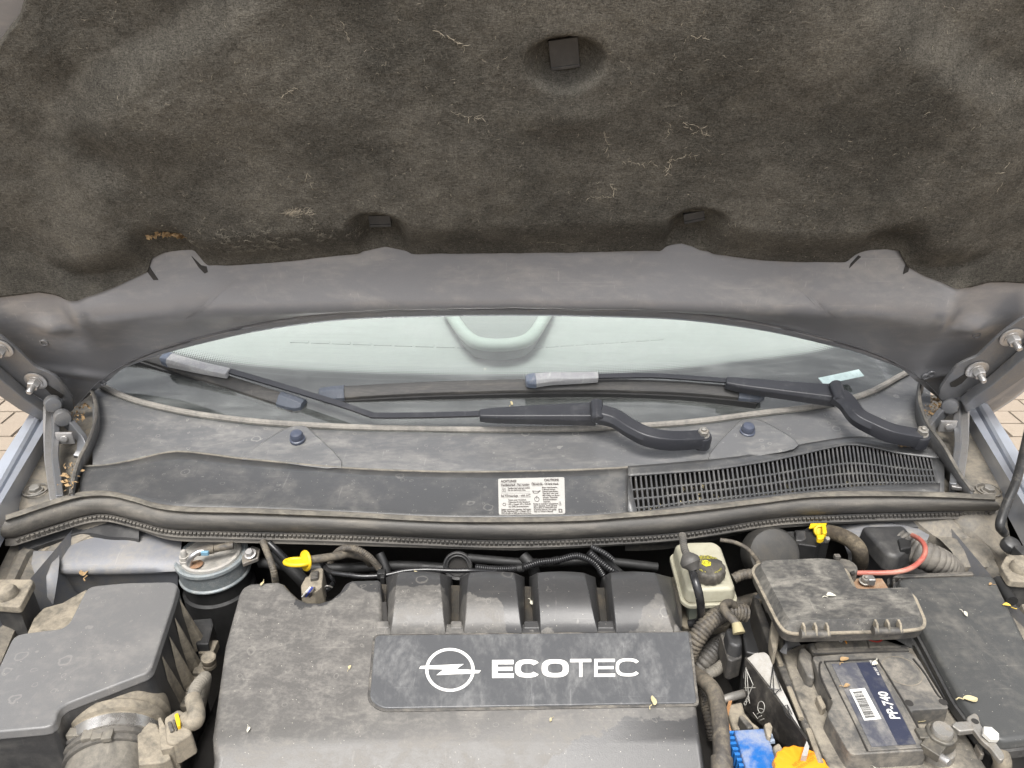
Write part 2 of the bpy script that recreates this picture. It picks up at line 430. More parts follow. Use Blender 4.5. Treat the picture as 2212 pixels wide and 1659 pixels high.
BUMPS = [(abs(hst(u, v)[0]), hst(u, v)[1], rs, rt, hh) for u, v, rs, rt, hh in ((175, 648, .016, .045, .010), (122, 688, .028, .018, .012), (150, 795, .10, .010, .005), (830, 590, .022, .09, -.0028), (480, 610, .024, .09, -.0022), (1106, 600, .02, .09, -.0015))]
def panel_h(s, t, e):
    a = abs(s); te = interp(TE, a); tl = interp(TL, a)
    w = (t - te) / max(.01, tl - te)
    rise = .0245 * (.55 * max(0, w) + .45 * (sstep(.3, 1.0, w) if w < 1 else 1.0)) if w < 1 else .0245 + .3 * (t - tl)
    fall = .0255 - .56 * (t - tl)
    k_ = .010; q_ = max(k_ - abs(rise - fall), 0) / k_; h = min(rise, fall) - q_ * q_ * k_ * .25
    h = max(h, -.034)
    if a > .60: h = lerp(h, .006, .7 * sstep(.60, .68, a))
    for cs, ct, rs, rt, hh in BUMPS:
        h += hh * math.exp(-((a - cs) / rs) ** 2 - ((t - ct - (.25 * (a - cs) if rs > .05 else 0)) / rt) ** 2)
    return h * sstep(.004, .03, e) + .003 * sstep(.0, .003, e) - .003 * sstep(.020, .023, e) * (1 - sstep(.026, .04, e))
hood = thing('hood', 'raised car hood with dark felt lining and grey painted underside', 'hood', (0, 1.15, .92))
def hood_grid(rs, fh):
    rows = []
    for r in rs:
        row = []
        for E in out2:
            q = HC + (E - HC) * r; e = (E - HC).length * (1 - r)
            row.append(HP(q.x, q.y, fh(q.x, q.y, e)))
        rows.append(row)
    return rows
rs = [1, .996, .99, .984, .978] + [.972 - .0048 * k for k in range(54)] + [.70, .68, .66, .64, .62, .6, .57, .54, .5, .45, .4, .3, .2, .1, .02]
inner = part('inner_panel', MB().loft(hood_grid(rs, panel_h), close_u=True), M['inner_paint'], hood, angle=70)
mbo = MB().loft(hood_grid([1.004, 1.0, .97, .9, .75, .5, .25, .02], lambda s, t, e: -.012 - .035 * sstep(0, .35, e)), close_u=True)
rim = [[HP(E.x * k, HC.y + (E.y - HC.y) * k, h) for E in out2] for k, h in ((1.004, -.012), (1.006, -.004), (1.003, .0015), (.992, .003))]
mbo.loft(rim, close_u=True)
part('outer_skin', mbo, M['paint'], hood, angle=60)
mbl = MB().loft([[HP(HC.x + (E.x - HC.x) * k, HC.y + (E.y - HC.y) * k, panel_h(HC.x + (E.x - HC.x) * k, HC.y + (E.y - HC.y) * k, (E - HC).length * (1 - k)) + h) for E in out2] for k, h in ((.953, .0), (.951, .0016), (.946, .0018), (.944, 0))], close_u=True)
part('hem_seam', mbl, M['inner_paint'], hood, angle=60)
# stamped number and small press holes
mbt = MB(); s0, t0 = hst(1138, 664, .004); 
put_text(mbt, '2233', HP(s0, t0 - .002, panel_h(s0, t0, .03) + .0015), Vector((1, 0, 0)), HT * 1.0, .009, sx=1.3)
part('stamped_number', mbt, M['metal_dull'], inner, smooth=False)
for u, v in ((115, 846), (222, 826), (98, 736), (2010, 755 + 50), (2105, 716), (1998, 762 + 48)):
    s_, t_ = hst(u, v, .008); mbx = MB(); mbx.lathe(HP(s_, t_, panel_h(s_, t_, .06) + .0004), HN, [(.0065, 0), (.006, .002), (.0045, .0022), (.0042, 0)], 16, cap=False)
    part('pressed_hole', mbx, M['inner_paint'], inner)

# felt lining ------------------------------------------------------------
fb = [(-30, 634), (0, 632), (45, 627), (90, 621), (135, 626), (180, 629), (215, 622), (250, 612), (290, 598), (318, 588), (322, 566), (350, 557), (413, 552), (436, 572), (446, 578), (500, 577), (575, 572), (650, 567), (720, 560), (795, 552), (830, 547), (860, 550), (890, 554), (1000, 552), (1106, 551),
      (1250, 551), (1426, 549), (1455, 543), (1476, 541), (1500, 546), (1516, 552), (1580, 559), (1651, 567), (1740, 572), (1831, 572), (1850, 560), (1866, 555), (1950, 553), (1962, 580), (2000, 596), (2056, 610), (2091, 611), (2131, 602), (2170, 602), (2212, 605), (2260, 607)]
FB = sorted(hst(u, v, .0) for u, v in fb)
FB = [(-.86, FB[0][1])] + FB + [(.86, FB[-1][1])]
_wl = sorted((hst(u, v, .01)[1], -hst(u, v, .01)[0]) for u, v in ((0, 105), (30, 80), (42, 48), (70, 0)))
WL = [(0, .82), (_wl[0][0] - .16, .80), (_wl[0][0] - .07, .68)] + _wl + [(1.0, _wl[-1][1] - .02)]
def wl_(t): return interp(WL, t)
def wr_(t): return interp([(0, .83), (.5, .82), (.7, .72), (1.0, .58)], t)
def hs2(u, v): return hst(u, v, .02)
CL = [hs2(1221, 135), hs2(816, 500), hs2(1508, 498)]
PL = [(t, s) for s, t in sorted((hs2(u, v) for u, v in ((146, 620), (136, 480), (138, 340), (160, 260), (215, 190), (300, 130), (420, 70), (520, 0))), key=lambda q: q[1])]
PR = [(t, s) for s, t in sorted((hs2(u, v) for u, v in ((2060, 605), (2120, 520), (2185, 400), (2215, 300), (2190, 220), (2080, 150), (1990, 60), (1940, 0))), key=lambda q: q[1])]
from mathutils import noise as mnoise
def felt_h(s, t):
    pl = sstep(-.055, .055, s - interp(PL, t)) * (1 - sstep(-.055, .055, s - interp(PR, t)))
    low = interp(FB, s)
    h = -.006 + .007 * sstep(0, .07, t - low) + .022 * pl * sstep(.0, .07, t - low)
    for k, (cs, ct) in enumerate(CL):
        dx, dy = s - cs, t - ct
        if k == 0:
            r = math.hypot(dx / 1.25, (dy - .004) * (1.0 if dy < 0 else 1.35))
            h -= .034 * (1 - sstep(.018, .040, r)); h += .006 * math.exp(-((dx / .05) ** 2 + ((dy + .062) / .022) ** 2))
        else:
            r = math.hypot(dx, min(0, dy - .005) * .35 if dy < .005 else (dy - .005) * 1.5)
            h -= .030 * (1 - sstep(.018, .045, r))
    for cs, ct, rr, hh in ((hs2(205, 350) + (.03, -.016)), (hs2(345, 250) + (.07, .010)), (hs2(600, 150) + (.10, .006)), (hs2(1650, 110) + (.08, .007)), (hs2(1900, 140) + (.06, .006)), (hs2(1000, 330) + (.13, .008)), (hs2(520, 330) + (.06, -.006)), (hs2(700, 60) + (.06, -.007)),
                           (hs2(1930, 545) + (.035, -.02)), (hs2(365, 545) + (.04, -.012)), (hs2(90, 130) + (.04, .006)), (hs2(1420, 420) + (.12, -.006)), (hs2(130, 215) + (.05, -.006))):
        h += hh * math.exp(-((s - cs) / rr) ** 2 - ((t - ct) / rr) ** 2)
    p = Vector((s, t, 0))
    h += .0035 * mnoise.noise(p * 9) + .0012 * mnoise.noise(p * 45) + .0007 * mnoise.noise(p * 160)
    return max(h, panel_h(s, t, .1) + .003)
rows = []; NS, NT = 420, 230; TT = .98
for j in range(-2, NT + 1):
    row = []
    for i in range(NS + 1):
        q = 2 * i / NS - 1
        s = q * .78; low = interp(FB, s)
        fr = max(0, j) / NT; t = low + (TT - low) * fr
        s = q * (wl_(t) if q < 0 else wr_(t))
        low = interp(FB, s); t = low + (TT - low) * fr
        edge = min(1, (1 - abs(q)) / .02)
        h = felt_h(s, t)
        if j == -1: h -= .003
        if j == -2: h = panel_h(s, t, .1) - .002
        if edge < 1: h = lerp(-.02, h, sstep(0, 1, edge))
        row.append(HP(s, t - (.0015 if j < 0 else 0), h))
    rows.append(row)
liner = part('felt_liner', MB().loft(rows), M['felt'], hood, angle=80, label='dark dusty fibre felt lining with pale lint and hollows around its clips')
# lint
def strand(mb, s, t, L, ang, w, curl, lift=.0012):
    n = 6; pts = []
    for i in range(n):
        pts.append((s, t)); s += math.cos(ang) * L / n; t += math.sin(ang) * L / n; ang += rnd.gauss(0, curl)
    P = [HP(a, b, felt_h(a, b) + lift + .0006 * math.sin(3 * i)) for i, (a, b) in enumerate(pts)]
    rows = []
    for i, p in enumerate(P):
        d = (P[min(i + 1, n - 1)] - P[max(i - 1, 0)]).normalized(); sd = d.cross(HN).normalized(); ww = w * (1 - .7 * abs(2 * i / (n - 1) - 1))
        rows.append([p + sd * ww, p + HN * ww * .8, p - sd * ww])
    mb.loft(rows)
mbA, mbB = MB(), MB()
for k in range(5200):
    t = rnd.uniform(.24, .66); s = rnd.uniform(-wl_(t) * .95, wr_(t) * .9)
    if t < interp(FB, s) + .006: continue
    strand(mbB, s, t, rnd.uniform(.003, .011), rnd.gauss(0, .7), rnd.uniform(.00007, .00016), .5)
for k in range(520):
    t = rnd.uniform(.24, .66); s = rnd.uniform(-.5, .6)
    if t < interp(FB, s) + .006: continue
    strand(mbA, s, t, rnd.uniform(.003, .009), rnd.uniform(0, 6.3), rnd.uniform(.0001, .00024), .8)
def web(uv, L=.012, w=.0003, br=3):
    pts = [hs2(*p) for p in uv]
    for (a, b), (c, d) in zip(pts, pts[1:]):
        m = max(1, int(math.hypot(c - a, d - b) / .006))
        for i in range(m):
            x0, y0 = lerp(a, c, i / m), lerp(b, d, i / m); ang = math.atan2(d - b, c - a)
            strand(mbA, x0, y0, math.hypot(c - a, d - b) / m * 1.3, ang + rnd.gauss(0, .3), w * rnd.uniform(.6, 1.2), .35)
            for _ in range(br):
                if rnd.random() < .35: strand(mbA, x0, y0, rnd.uniform(.2, 1) * L, ang + rnd.gauss(0, 1.2), w * .5, .6)
web([(735, 45), (745, 65), (758, 88)]); web([(935, 62), (965, 70), (985, 85), (1015, 100)], w=.0004); web([(610, 205), (625, 190), (645, 178)], w=.0004); web([(985, 238), (1010, 244), (1040, 245), (1044, 258)], w=.00035)
web([(1305, 280), (1312, 305), (1314, 340)]); web([(1345, 348), (1365, 352), (1385, 357), (1425, 357)]); web([(1444, 265), (1445, 300)]); web([(1452, 345), (1446, 365), (1442, 385)], w=.0005, br=6); web([(1452, 345), (1475, 340), (1510, 332)])
web([(1475, 263), (1500, 268), (1525, 280), (1532, 292), (1505, 286), (1478, 268)], w=.00035); web([(1318, 395), (1326, 410), (1322, 425)], w=.0006); web([(1322, 425), (1262, 424)], w=.00025); web([(1490, 70), (1500, 78), (1530, 76)]); web([(1160, 535), (1190, 540), (1220, 550)], w=.0002, br=0)
web([(2160, 375), (2190, 350)], w=.0004); web([(2155, 418), (2172, 395)]); web([(665, 370), (660, 390)], w=.0003); web([(672, 390), (666, 403)])
for k in range(60):                                     # torn tufts near the lower edge
    u, v = rnd.gauss(560, 85), rnd.gauss(520, 26)
    if v > 560 or v < 455: continue
    s_, t_ = hs2(u, v)
    for _ in range(rnd.randint(5, 12)): strand(mbB, s_ + rnd.gauss(0, .0028), t_ + rnd.gauss(0, .0015), rnd.uniform(.004, .010), rnd.gauss(.3, .7), .00028, .6, .002)
for u, v, n in ((622, 458, 40), (662, 456, 16), (640, 455, 24)):
    s_, t_ = hs2(u, v)
    for _ in range(n): strand(mbA, s_ + rnd.gauss(0, .004), t_ + rnd.gauss(0, .002), rnd.uniform(.005, .016), rnd.gauss(.4, .6), .0002, .5, .003)
part('lint', mbA, M['lint'], liner, smooth=False, kind='stuff'); part('fuzz', mbB, M['lint_dark'], liner, smooth=False, kind='stuff')
# felt clips
for k, (u, v, w, hgt, rot) in enumerate(((1221, 134, .034, .034, .14), (816, 500, .030, .016, .03), (1508, 499, .028, .014, .25))):
    s_, t_ = CL[k]; mbc = MB(); ex = Vector((math.cos(rot), 0, 0)) + HT * math.sin(rot); ey = HT * math.cos(rot) - Vector((math.sin(rot), 0, 0))
    c = HP(s_, t_, felt_h(s_, t_) + .004)
    A = [c + ex * a * w / 2 + ey * b * hgt / 2 for a, b in ((-1, -1), (1, -1), (1, 1), (-1, 1))]
    mbc.prism([p + HN * (.003 if i < 2 else .001) for i, p in enumerate(A)], [p - HN * .004 for p in A])
    mbc.prism([A[0] + HN * .004, A[1] + HN * .004, A[1] + ey * .004 + HN * .004, A[0] + ey * .004 + HN * .004], [A[0] - HN * .002, A[1] - HN * .002, A[1] + ey * .004, A[0] + ey * .004])
    part('liner_clip', mbc, M['plastic'], hood, bevel=.0008)
# slots beside the liner notches
for pts in (((318, 566), (330, 577), (348, 592), (338, 592), (322, 580)), ((413, 556), (432, 573), (446, 582), (452, 580), (448, 572), (436, 570)), ((1832, 574), (1850, 563), (1861, 557), (1856, 555), (1836, 568)), ((1946, 584), (1952, 574), (1964, 558), (1970, 561), (1958, 580))):
    A = [];
    for u, v in pts: s_, t_ = hst(u, v, -.01); A.append((s_, t_))
    B = [HP(s_, t_, panel_h(s_, t_, .1) + .0012) for s_, t_ in A]
    part('slot', MB().prism(B, [p - HN * .003 for p in B]), M['void'], inner, smooth=False)

# hinges ------------------------------------------------------------------
M['hinge'] = dirty('grey_painted_hinge', (.14, .143, .15), (.22, .20, .17), .4, 30, .35, .7, metal=.4)
def hinge(f, sg):
    """f maps left-side photo points to this side"""
    h = part('hinge', MB(), M['hinge'], hood)
    def hp(u, v, k): return onp(*f(u, v), H0 + HN * k, HN)
    pl = [(-60, 690), (-20, 712), (10, 733), (40, 758), (60, 778), (78, 795), (100, 803), (122, 815), (140, 838), (157, 862), (160, 884), (150, 893), (120, 884), (95, 866), (55, 842), (20, 810), (-60, 745)]
    A = [hp(u, v, .040) for u, v in pl]
    A = round_poly(A, .006, 3)
    part('bracket', MB().prism(A, [p - HN * .005 for p in A]), M['hinge'], h, bevel=.0015)
    B = [hp(u, v, .042) for u, v in ((-60, 735), (20, 808), (60, 842), (98, 868), (116, 884), (110, 900), (90, 888), (50, 866), (-60, 790))]
    part('bracket_flange', MB().prism([p + HN * .018 for p in B], B), M['hinge'], h, bevel=.002)
    sl = [hp(u, v, .0412) for u, v in ((92, 833), (98, 830), (136, 853), (134, 860), (124, 860), (110, 852))]
    part('bracket_slot', MB().prism(sl, [p - HN * .001 for p in sl]), M['void'], h)
    for u, v in ((78, 822), (3, 752)):
        o = hp(u, v, .041)
        mb = MB(); mb.lathe(o, HN, [(.017, 0), (.017, .002), (.014, .003)], 24); mb.hexbolt(o + HN * .003, HN, .0092, .010, 1.25, 0)
        mb.lathe(o + HN * .0145, HN, [(.0048, 0), (.0048, .010), (.0036, .0125)], 14)
        part('nut', mb, M['metal'], h)
    # two links: flat bars standing upright
    def bar(pts, y, wd, th):
        P = [at(*f(u, v), yy) for (u, v), yy in zip(pts, y)]; P = catmull(P, 6)
        ax = Vector((1, 0, 0)); mb = MB(); rows = []
        for i, p in enumerate(P):
            d = (P[min(i + 1, len(P) - 1)] - P[max(i - 1, 0)]).normalized(); q = d.cross(Vector((0, 1, 0))).normalized(); n = q.cross(d)
            wv = wd(i / (len(P) - 1)) if callable(wd) else wd
            rows.append([p + q * wv / 2 + n * th / 2, p - q * wv / 2 + n * th / 2, p - q * wv / 2 - n * th / 2, p + q * wv / 2 - n * th / 2])
        return mb.loft(rows, close_u=True, cap=True)
    link = bar(((113, 862), (114, 900), (117, 945), (118, 985), (124, 1030), (130, 1082)), (.935, .918, .902, .892, .886, .880), lambda t: lerp(.024, .019, t), .010)
    part('link', link, M['hinge'], h, bevel=.002)
    edge = bar(((104, 880), (105, 930), (107, 985), (113, 1030), (121, 1082)), (.93, .91, .896, .89, .884), .006, .014)
    part('link_edge', edge, M['metal'], h, bevel=.001)
    l2 = bar(((134, 898), (146, 912), (162, 928), (176, 948), (180, 972), (172, 990)), (.918, .913, .908, .903, .893, .886), .019, .009)
    part('link', l2, M['hinge'], h, bevel=.002)
    for u, v, y in ((114, 872, .942), (135, 902, .925)):
        o = at(*f(u, v), y); ax = Vector((sg * .55, -.8, .12))
        part('rivet', MB().lathe(o - ax * .008, ax, [(.0125, 0), (.0125, .016), (.011, .018), (0.004, .019)], 24), M['hinge'], h)
    o = at(*f(141, 946), .908); tb = MB().box(o, (.026, .004, .02)); tb.lathe(o - Vector((0, .002, 0)), (0, -1, 0), [(.006, 0), (.0055, .003), (.002, .003)], 14)
    part('tab', tb, M['metal'], h, bevel=.001)
hinge(lambda u, v: (u, v), 1)
hinge(lambda u, v: (2188 - u, v - 24 + (0 if v < 900 else -2)), -1)

# ================================================================ windshield, dash
GL = [(150, 795), (215, 828), (269, 855), (336, 875), (437, 895), (571, 911), (743, 921), (906, 925), (1070, 927), (1272, 924), (1477, 912), (1637, 892), (1771, 875), (1872, 848), (1939, 813), (1966, 798), (2050, 745)]
def gz(u): return .893 + .03 * (abs(u - 1100) / 900) ** 2
base = catmull([at(u, v, gz(u)) for u, v in GL], 10)
base = resample(base, 121)
GS = Vector((0, math.cos(R(23)), math.sin(R(23)))); GN = Vector((0, -math.sin(R(23)), math.cos(R(23))))
def glass_mat():
    m, ns, ls, p = new_mat('tinted_windshield_glass')
    out = ns['Material Output']; ns.remove(p)
    tr = node(ns, 'ShaderNodeBsdfTransparent'); tr.inputs[0].default_value = rgb((.86, .925, .90))
    gl = node(ns, 'ShaderNodeBsdfGlossy'); gl.inputs['Roughness'].default_value = .015; gl.inputs[0].default_value = rgb((1, 1, 1))
    fr = node(ns, 'ShaderNodeFresnel'); fr.inputs['IOR'].default_value = 1.85
    df = node(ns, 'ShaderNodeBsdfDiffuse'); df.inputs[0].default_value = rgb((.5, .52, .5))
    v = obj_vec(ns, ls); n = noise(ns, ls, v, 18, 7, .7); n2 = noise(ns, ls, v, 700, 2)
    sm = noise(ns, ls, obj_vec(ns, ls, (2.5, 30, 30)), 1.0, 6, .7, 1.5)
    dust = math_(ns, ls, 'MULTIPLY', ramp(ns, ls, n, .3, .8, .07, .18), ramp(ns, ls, n2, .3, .7, .6, 1.2))  # real dust film, thickened so its pale colour stands in for sky reflection
    dust = math_(ns, ls, 'MULTIPLY', dust, ramp(ns, ls, sm, .35, .7, .6, 1.7))
    a = node(ns, 'ShaderNodeMixShader'); ls.new(fr.outputs[0], a.inputs[0]); ls.new(tr.outputs[0], a.inputs[1]); ls.new(gl.outputs[0], a.inputs[2])
    b = node(ns, 'ShaderNodeMixShader'); ls.new(dust, b.inputs[0]); ls.new(a.outputs[0], b.inputs[1]); ls.new(df.outputs[0], b.inputs[2])
    ls.new(b.outputs[0], out.inputs['Surface']); return m
M['glass'] = glass_mat()
def frit_dots():
    m, ns, ls, p = new_mat('ceramic_dot_band')
    out = ns['Material Output']; tr = node(ns, 'ShaderNodeBsdfTransparent')
    uv = node(ns, 'ShaderNodeUVMap').outputs[0]
    vo = node(ns, 'ShaderNodeTexVoronoi'); vo.inputs['Randomness'].default_value = 0; vo.inputs['Scale'].default_value = 1; ls.new(uv, vo.inputs['Vector'])
    sx = node(ns, 'ShaderNodeSeparateXYZ'); ls.new(uv, sx.inputs[0])
    r = ramp(ns, ls, sx.outputs['Y'], 0, 7, .78, .16); f = math_(ns, ls, 'LESS_THAN', vo.outputs['Distance'], r)
    p.inputs['Base Color'].default_value = rgb((.012, .012, .013)); p.inputs['Roughness'].default_value = .4
    mx = node(ns, 'ShaderNodeMixShader'); ls.new(f, mx.inputs[0]); ls.new(tr.outputs[0], mx.inputs[1]); ls.new(p.outputs[0], mx.inputs[2]); ls.new(mx.outputs[0], out.inputs['Surface'])
    return m
ws = thing('windshield', 'pale green windshield above the grey cowl with black lower band', 'windshield', (0, 1.03, .92))
part('glass', MB().loft([[p + GS * e + GN * (.002 + .06 * e * e) for p in base] for e in (-.01, .05, .1, .2, .3, .45, .6, .75)]), M['glass'], ws, angle=80)
M['frit'] = plain('black_ceramic', (.012, .012, .013), .45)
part('black_band', MB().loft([[p + GS * e + GN * -.003 for p in base] for e in (-.004, .05, .105)]), M['frit'], ws, angle=80)
dots = part('dot_band', MB().loft([[p + GS * e + GN * -.003 for p in base] for e in (.1051, .136)]), frit_dots(), ws)
uvl = dots.data.uv_layers.new(name='UVMap')
for lp in dots.data.loops:
    i = lp.vertex_index; uvl.data[lp.index].uv = ((i % 121) * 3.4, (i // 121) * 8)
part('glass_trim', MB().tube([p + GN * .004 - GS * .004 for p in base], .0052, 8), dirty('pale_dusty_trim', (.17, .16, .145), (.30, .28, .245), .7, 30, .6, .8), ws)
# opaque pale green patch in the black band
pw = [onp(u, v, Vector((0, 1.0826, .9065)), GN) for u, v in (c5(890, 475), c5(1150, 420), c5(1185, 462), c5(925, 517))]
part('pale_patch', MB().prism(pw, [p - GN * .001 for p in pw]), plain('pale_green_patch', (.50, .62, .60), .3), ws, smooth=False)
dash = thing('dashboard', 'pale dashboard top seen through the windshield', 'dashboard', (0, 1.4, .9))
M['dash'] = plain('grey_dash', (.36, .365, .36), .8, vary=.06)
dr = []
for y, z in ((1.16, .87), (1.24, .905), (1.34, .925), (1.49, .938), (1.8, .935), (1.95, .90)):
    dr.append([Vector((x, y + .28 * (x / .9) ** 2, z)) for x in [k * .05 for k in range(-18, 19)]])
part('dash_top', MB().loft(dr), M['dash'], dash)
M['dash_dark'] = plain('dark_dash', (.27, .275, .27), .7, vary=.05); M['dash_vent'] = plain('vent_slot', (.352, .357, .352), .75); M['dash_pale'] = plain('pale_dash_rim', (.48, .52, .49), .6, vary=.02)
up = [at(*c4(x, y), .957) for x, y in ((690, 30), (720, 80), (760, 140), (810, 200), (870, 245), (950, 262), (1030, 265), (1110, 258), (1190, 238), (1245, 195), (1290, 130), (1335, 50), (1345, 20))]
up = catmull(up, 5)
part('display_hood_rim', MB().tube(up, .012, 10, flat=(1.0, 1.0)), M['dash_pale'], dash)
part('display_hood', MB().prism(up, [p - Vector((0, 0, .03)) for p in up]), M['dash_dark'], dash, bevel=.002)
DP = [(1.16, .87), (1.24, .905), (1.34, .925), (1.49, .938), (1.8, .935)]
def on_dash(u, v):
    z = .93
    for _ in range(4):
        p = at(u, v, z); z = interp(DP, p.y - .28 * (p.x / .9) ** 2)
    return at(u, v, z + .0006)
for a, b in ((c4(-330, 245), c4(880, 285)), (c4(1220, 285), c4(2090, 228))):
    n = 9
    for i in range(n):
        p = [on_dash(lerp(a[0], b[0], (i + k) / n), lerp(a[1], b[1], (i + k) / n) - d) for k, d in ((.06, 0), (.92, 0), (.98, 5), (.12, 5))]
        part('vent_slot', MB().prism(p, [q - Vector((0, 0, .004)) for q in p]), M['dash_vent'], dash, smooth=False)

# ================================================================ cowl
SEAL_T = [(10, 1113), (50, 1100), (101, 1083), (150, 1068), (185, 1061), (235, 1060), (285, 1071), (336, 1086), (403, 1094), (537, 1097), (743, 1105), (970, 1116), (1221, 1115), (1350, 1107), (1477, 1096), (1637, 1077), (1771, 1062), (1973, 1061), (2151, 1068)]
RIDGE = [(160, 1010), (178, 1008), (235, 1004), (302, 991), (353, 979), (396, 976), (470, 984), (524, 991), (743, 1011), (936, 1019), (1104, 1019), (1305, 1013), (1477, 1000), (1603, 987), (1737, 961), (1838, 946), (1889, 949), (1956, 962), (2026, 969), (2050, 970)]
def smooth_line(pts):
    P = catmull([Vector((u, v, 0)) for u, v in pts], 8); return [(p.x, p.y) for p in P]
ST, RG, GLs = smooth_line(SEAL_T), smooth_line(RIDGE), smooth_line(GL)
ZS, ZR = .884, .890
def SA(u, v):
    a, b = interp(ST, u), interp(RG, u); return at(u, v, lerp(ZS, ZR, (a - v) / (a - b)))
cowl = thing('cowl_panel', 'grey plastic cowl below the windshield with slotted air grille', 'cowl', (0, .95, .88))
UL, UR, UG = 172, 2030, 1356
us = [lerp(UL, UG, i / 90) for i in range(91)]
mbA = MB().loft([[SA(u, lerp(interp(ST, u) + 6, interp(RG, u), k / 6)) for u in us] for k in range(7)])
GT = smooth_line([c4(1855, 1112), c5(10, 1088), c5(200, 1072), c5(400, 1045), c5(600, 1012), c5(800, 968), c5(1000, 924), c5(1110, 912), c5(1250, 930), c5(1400, 965), c5(1600, 992), c5(1640, 998)])
GB = smooth_line([c4(1905, 1345), c5(10, 1300), c5(300, 1265), c5(600, 1232), c5(800, 1210), c5(1000, 1192), c5(1200, 1176), c5(1400, 1168), c5(1600, 1162), c5(1650, 1160)])
ug = [lerp(UG, UR, i / 60) for i in range(61)]
def gtop(u): return interp(GT, u) if u < 2014 else interp(GT, 2014)
mbA.loft([[SA(u, lerp(interp(GT, u), interp(RG, u), k / 3)) for u in ug] for k in range(4)])
mbA.loft([[SA(u, lerp(interp(ST, u) + 6, min(interp(GB, u), interp(ST, u) + 3), k / 2)) for u in ug] for k in range(3)])
gl_ = [SA(u, v) for u, v in (c4(1855, 1112), (1356, 1030), (1356, 1112), c4(1912, 1350))]
mbA.add(gl_, [(0, 1, 2, 3)])
ge = [SA(u, v) for u, v in ((2014, gtop(2014)), (2040, 985), (2040, 1064), (2022, 1062))]
mbA.add(ge, [(0, 1, 2, 3)])
part('front_panel', mbA, M['cowl_dark'], cowl, angle=60, solid=.0025)
ub = [lerp(200, 2010, i / 120) for i in range(121)]
def SB(u, k):
    a, b = interp(RG, u), interp(GLs, u)
    v = lerp(a, b + 3, k); z = lerp(ZR, gz(u) - .002, k) - .003 * math.sin(math.pi * k)
    return at(u, v, z)
part('rear_panel', MB().loft([[SB(u, k / 8) + Vector((0, 0, -.001 if k == 0 else 0)) for u in ub] for k in range(9)]), M['cowl'], cowl, angle=70)
part('ridge', MB().tube([SA(u, interp(RG, u)) for u in [lerp(176, 2030, i / 100) for i in range(101)]], .0022, 6), M['rubber_tan'], cowl)
# grille bars
gxs = []
u = 1362.0
while u < 2016:
    gxs.append(u); u += lerp(10.9, 8.0, (u - 1362) / 650)
for u in gxs:
    vt = interp(GT, u); lean = lerp(8, 14, (u - 1362) / 650)
    vb = min(interp(GB, u + lean), interp(ST, u + lean) + 4)
    P = [SA(lerp(u, u + lean, k), lerp(vt - 1, vb, k)) for k in (0, .33, .66, 1)]
    mb = MB(); w = .0013
    rows = [[p + Vector((-w, 0, 0)), p + Vector((w, 0, 0)), p + Vector((w * .8, 0, -.012)), p + Vector((-w * .8, 0, -.012))] for p in P]
    mb.loft(rows, close_u=True, cap=True)
    n = 5; r = .0021                                      # rounded slot head
    part('grille_slat', mb, M['cowl_dark'], cowl)
for k in (.34, .60, .86):
    P = [SA(u + 4, lerp(interp(GT, u), min(interp(GB, u), interp(ST, u)), k + .10 * sstep(1700, 1900, u) * (1 - k))) - Vector((0, 0, .002)) for u in [lerp(1360, 2016, i / 60) for i in range(61)]]
    part('grille_bar', MB().tube(P, .0017, 6), M['cowl_dark'], cowl)
part('grille_well', MB().loft([[SA(u, interp(RG, u) + 4) - Vector((0, 0, .004)) for u in ug]] + [[SA(u, lerp(interp(GT, u) - 10, interp(ST, u) + 10, k / 3)) - Vector((0, 0, .05 + .01 * math.sin(k * 2 + u * .01))) for u in ug] for k in range(4)]), dirty('littered_grille_well', (.02, .019, .017), (.10, .085, .06), .35, 40, .8, .9), cowl)
# raised nozzle mounts
for tri, ap, noz in ((((524, 990), (560, 993), (740, 1011)), ((605, 933), (650, 921), (676, 936)), (641, 936)), (((1529, 994), (1640, 985), (1728, 963)), ((1588, 921), (1617, 907), (1652, 913)), (1616, 920))):
    B = [at(u, v, interp([(900, .894), (1020, .890)], v) - .002) for u, v in (*tri, *ap[::-1])]
    T = [at(u, v, interp([(900, .908), (960, .902), (985, .8915), (1020, .8912)], v)) for u, v in ((lerp(tri[0][0], ap[0][0], .06), tri[0][1] - 1), (tri[1][0], tri[1][1] - 1), (lerp(tri[2][0], ap[2][0], .06), tri[2][1] - 1), ap[2], ap[1], ap[0])]
    mb = MB(); cb = [Vector(p) for p in B]
    B = catmull(B, 4, True); T = catmull(T, 4, True)
    mb.loft([B, [b.lerp(t, .75) + Vector((0, 0, .0015)) for b, t in zip(B, T)], T], close_u=True); cen = sum(T, Vector()) / len(T)
    mb.add(T + [cen], [(i, (i + 1) % len(T), len(T)) for i in range(len(T))])
    w = part('nozzle_mount', mb, M['cowl'], cowl, angle=50)
    o = at(*noz, .914) - Vector((0, 0, .012))
    part('nozzle', MB().lathe(o, (0, -.25, 1), [(.0118, 0), (.0118, .004), (.0098, .005), (.0102, .011), (.0085, .015), (.004, .0165)], 24), dirty('blue_grey_cap', (.06, .07, .10), (.16, .16, .17), .3, 30, .4, .6), w)
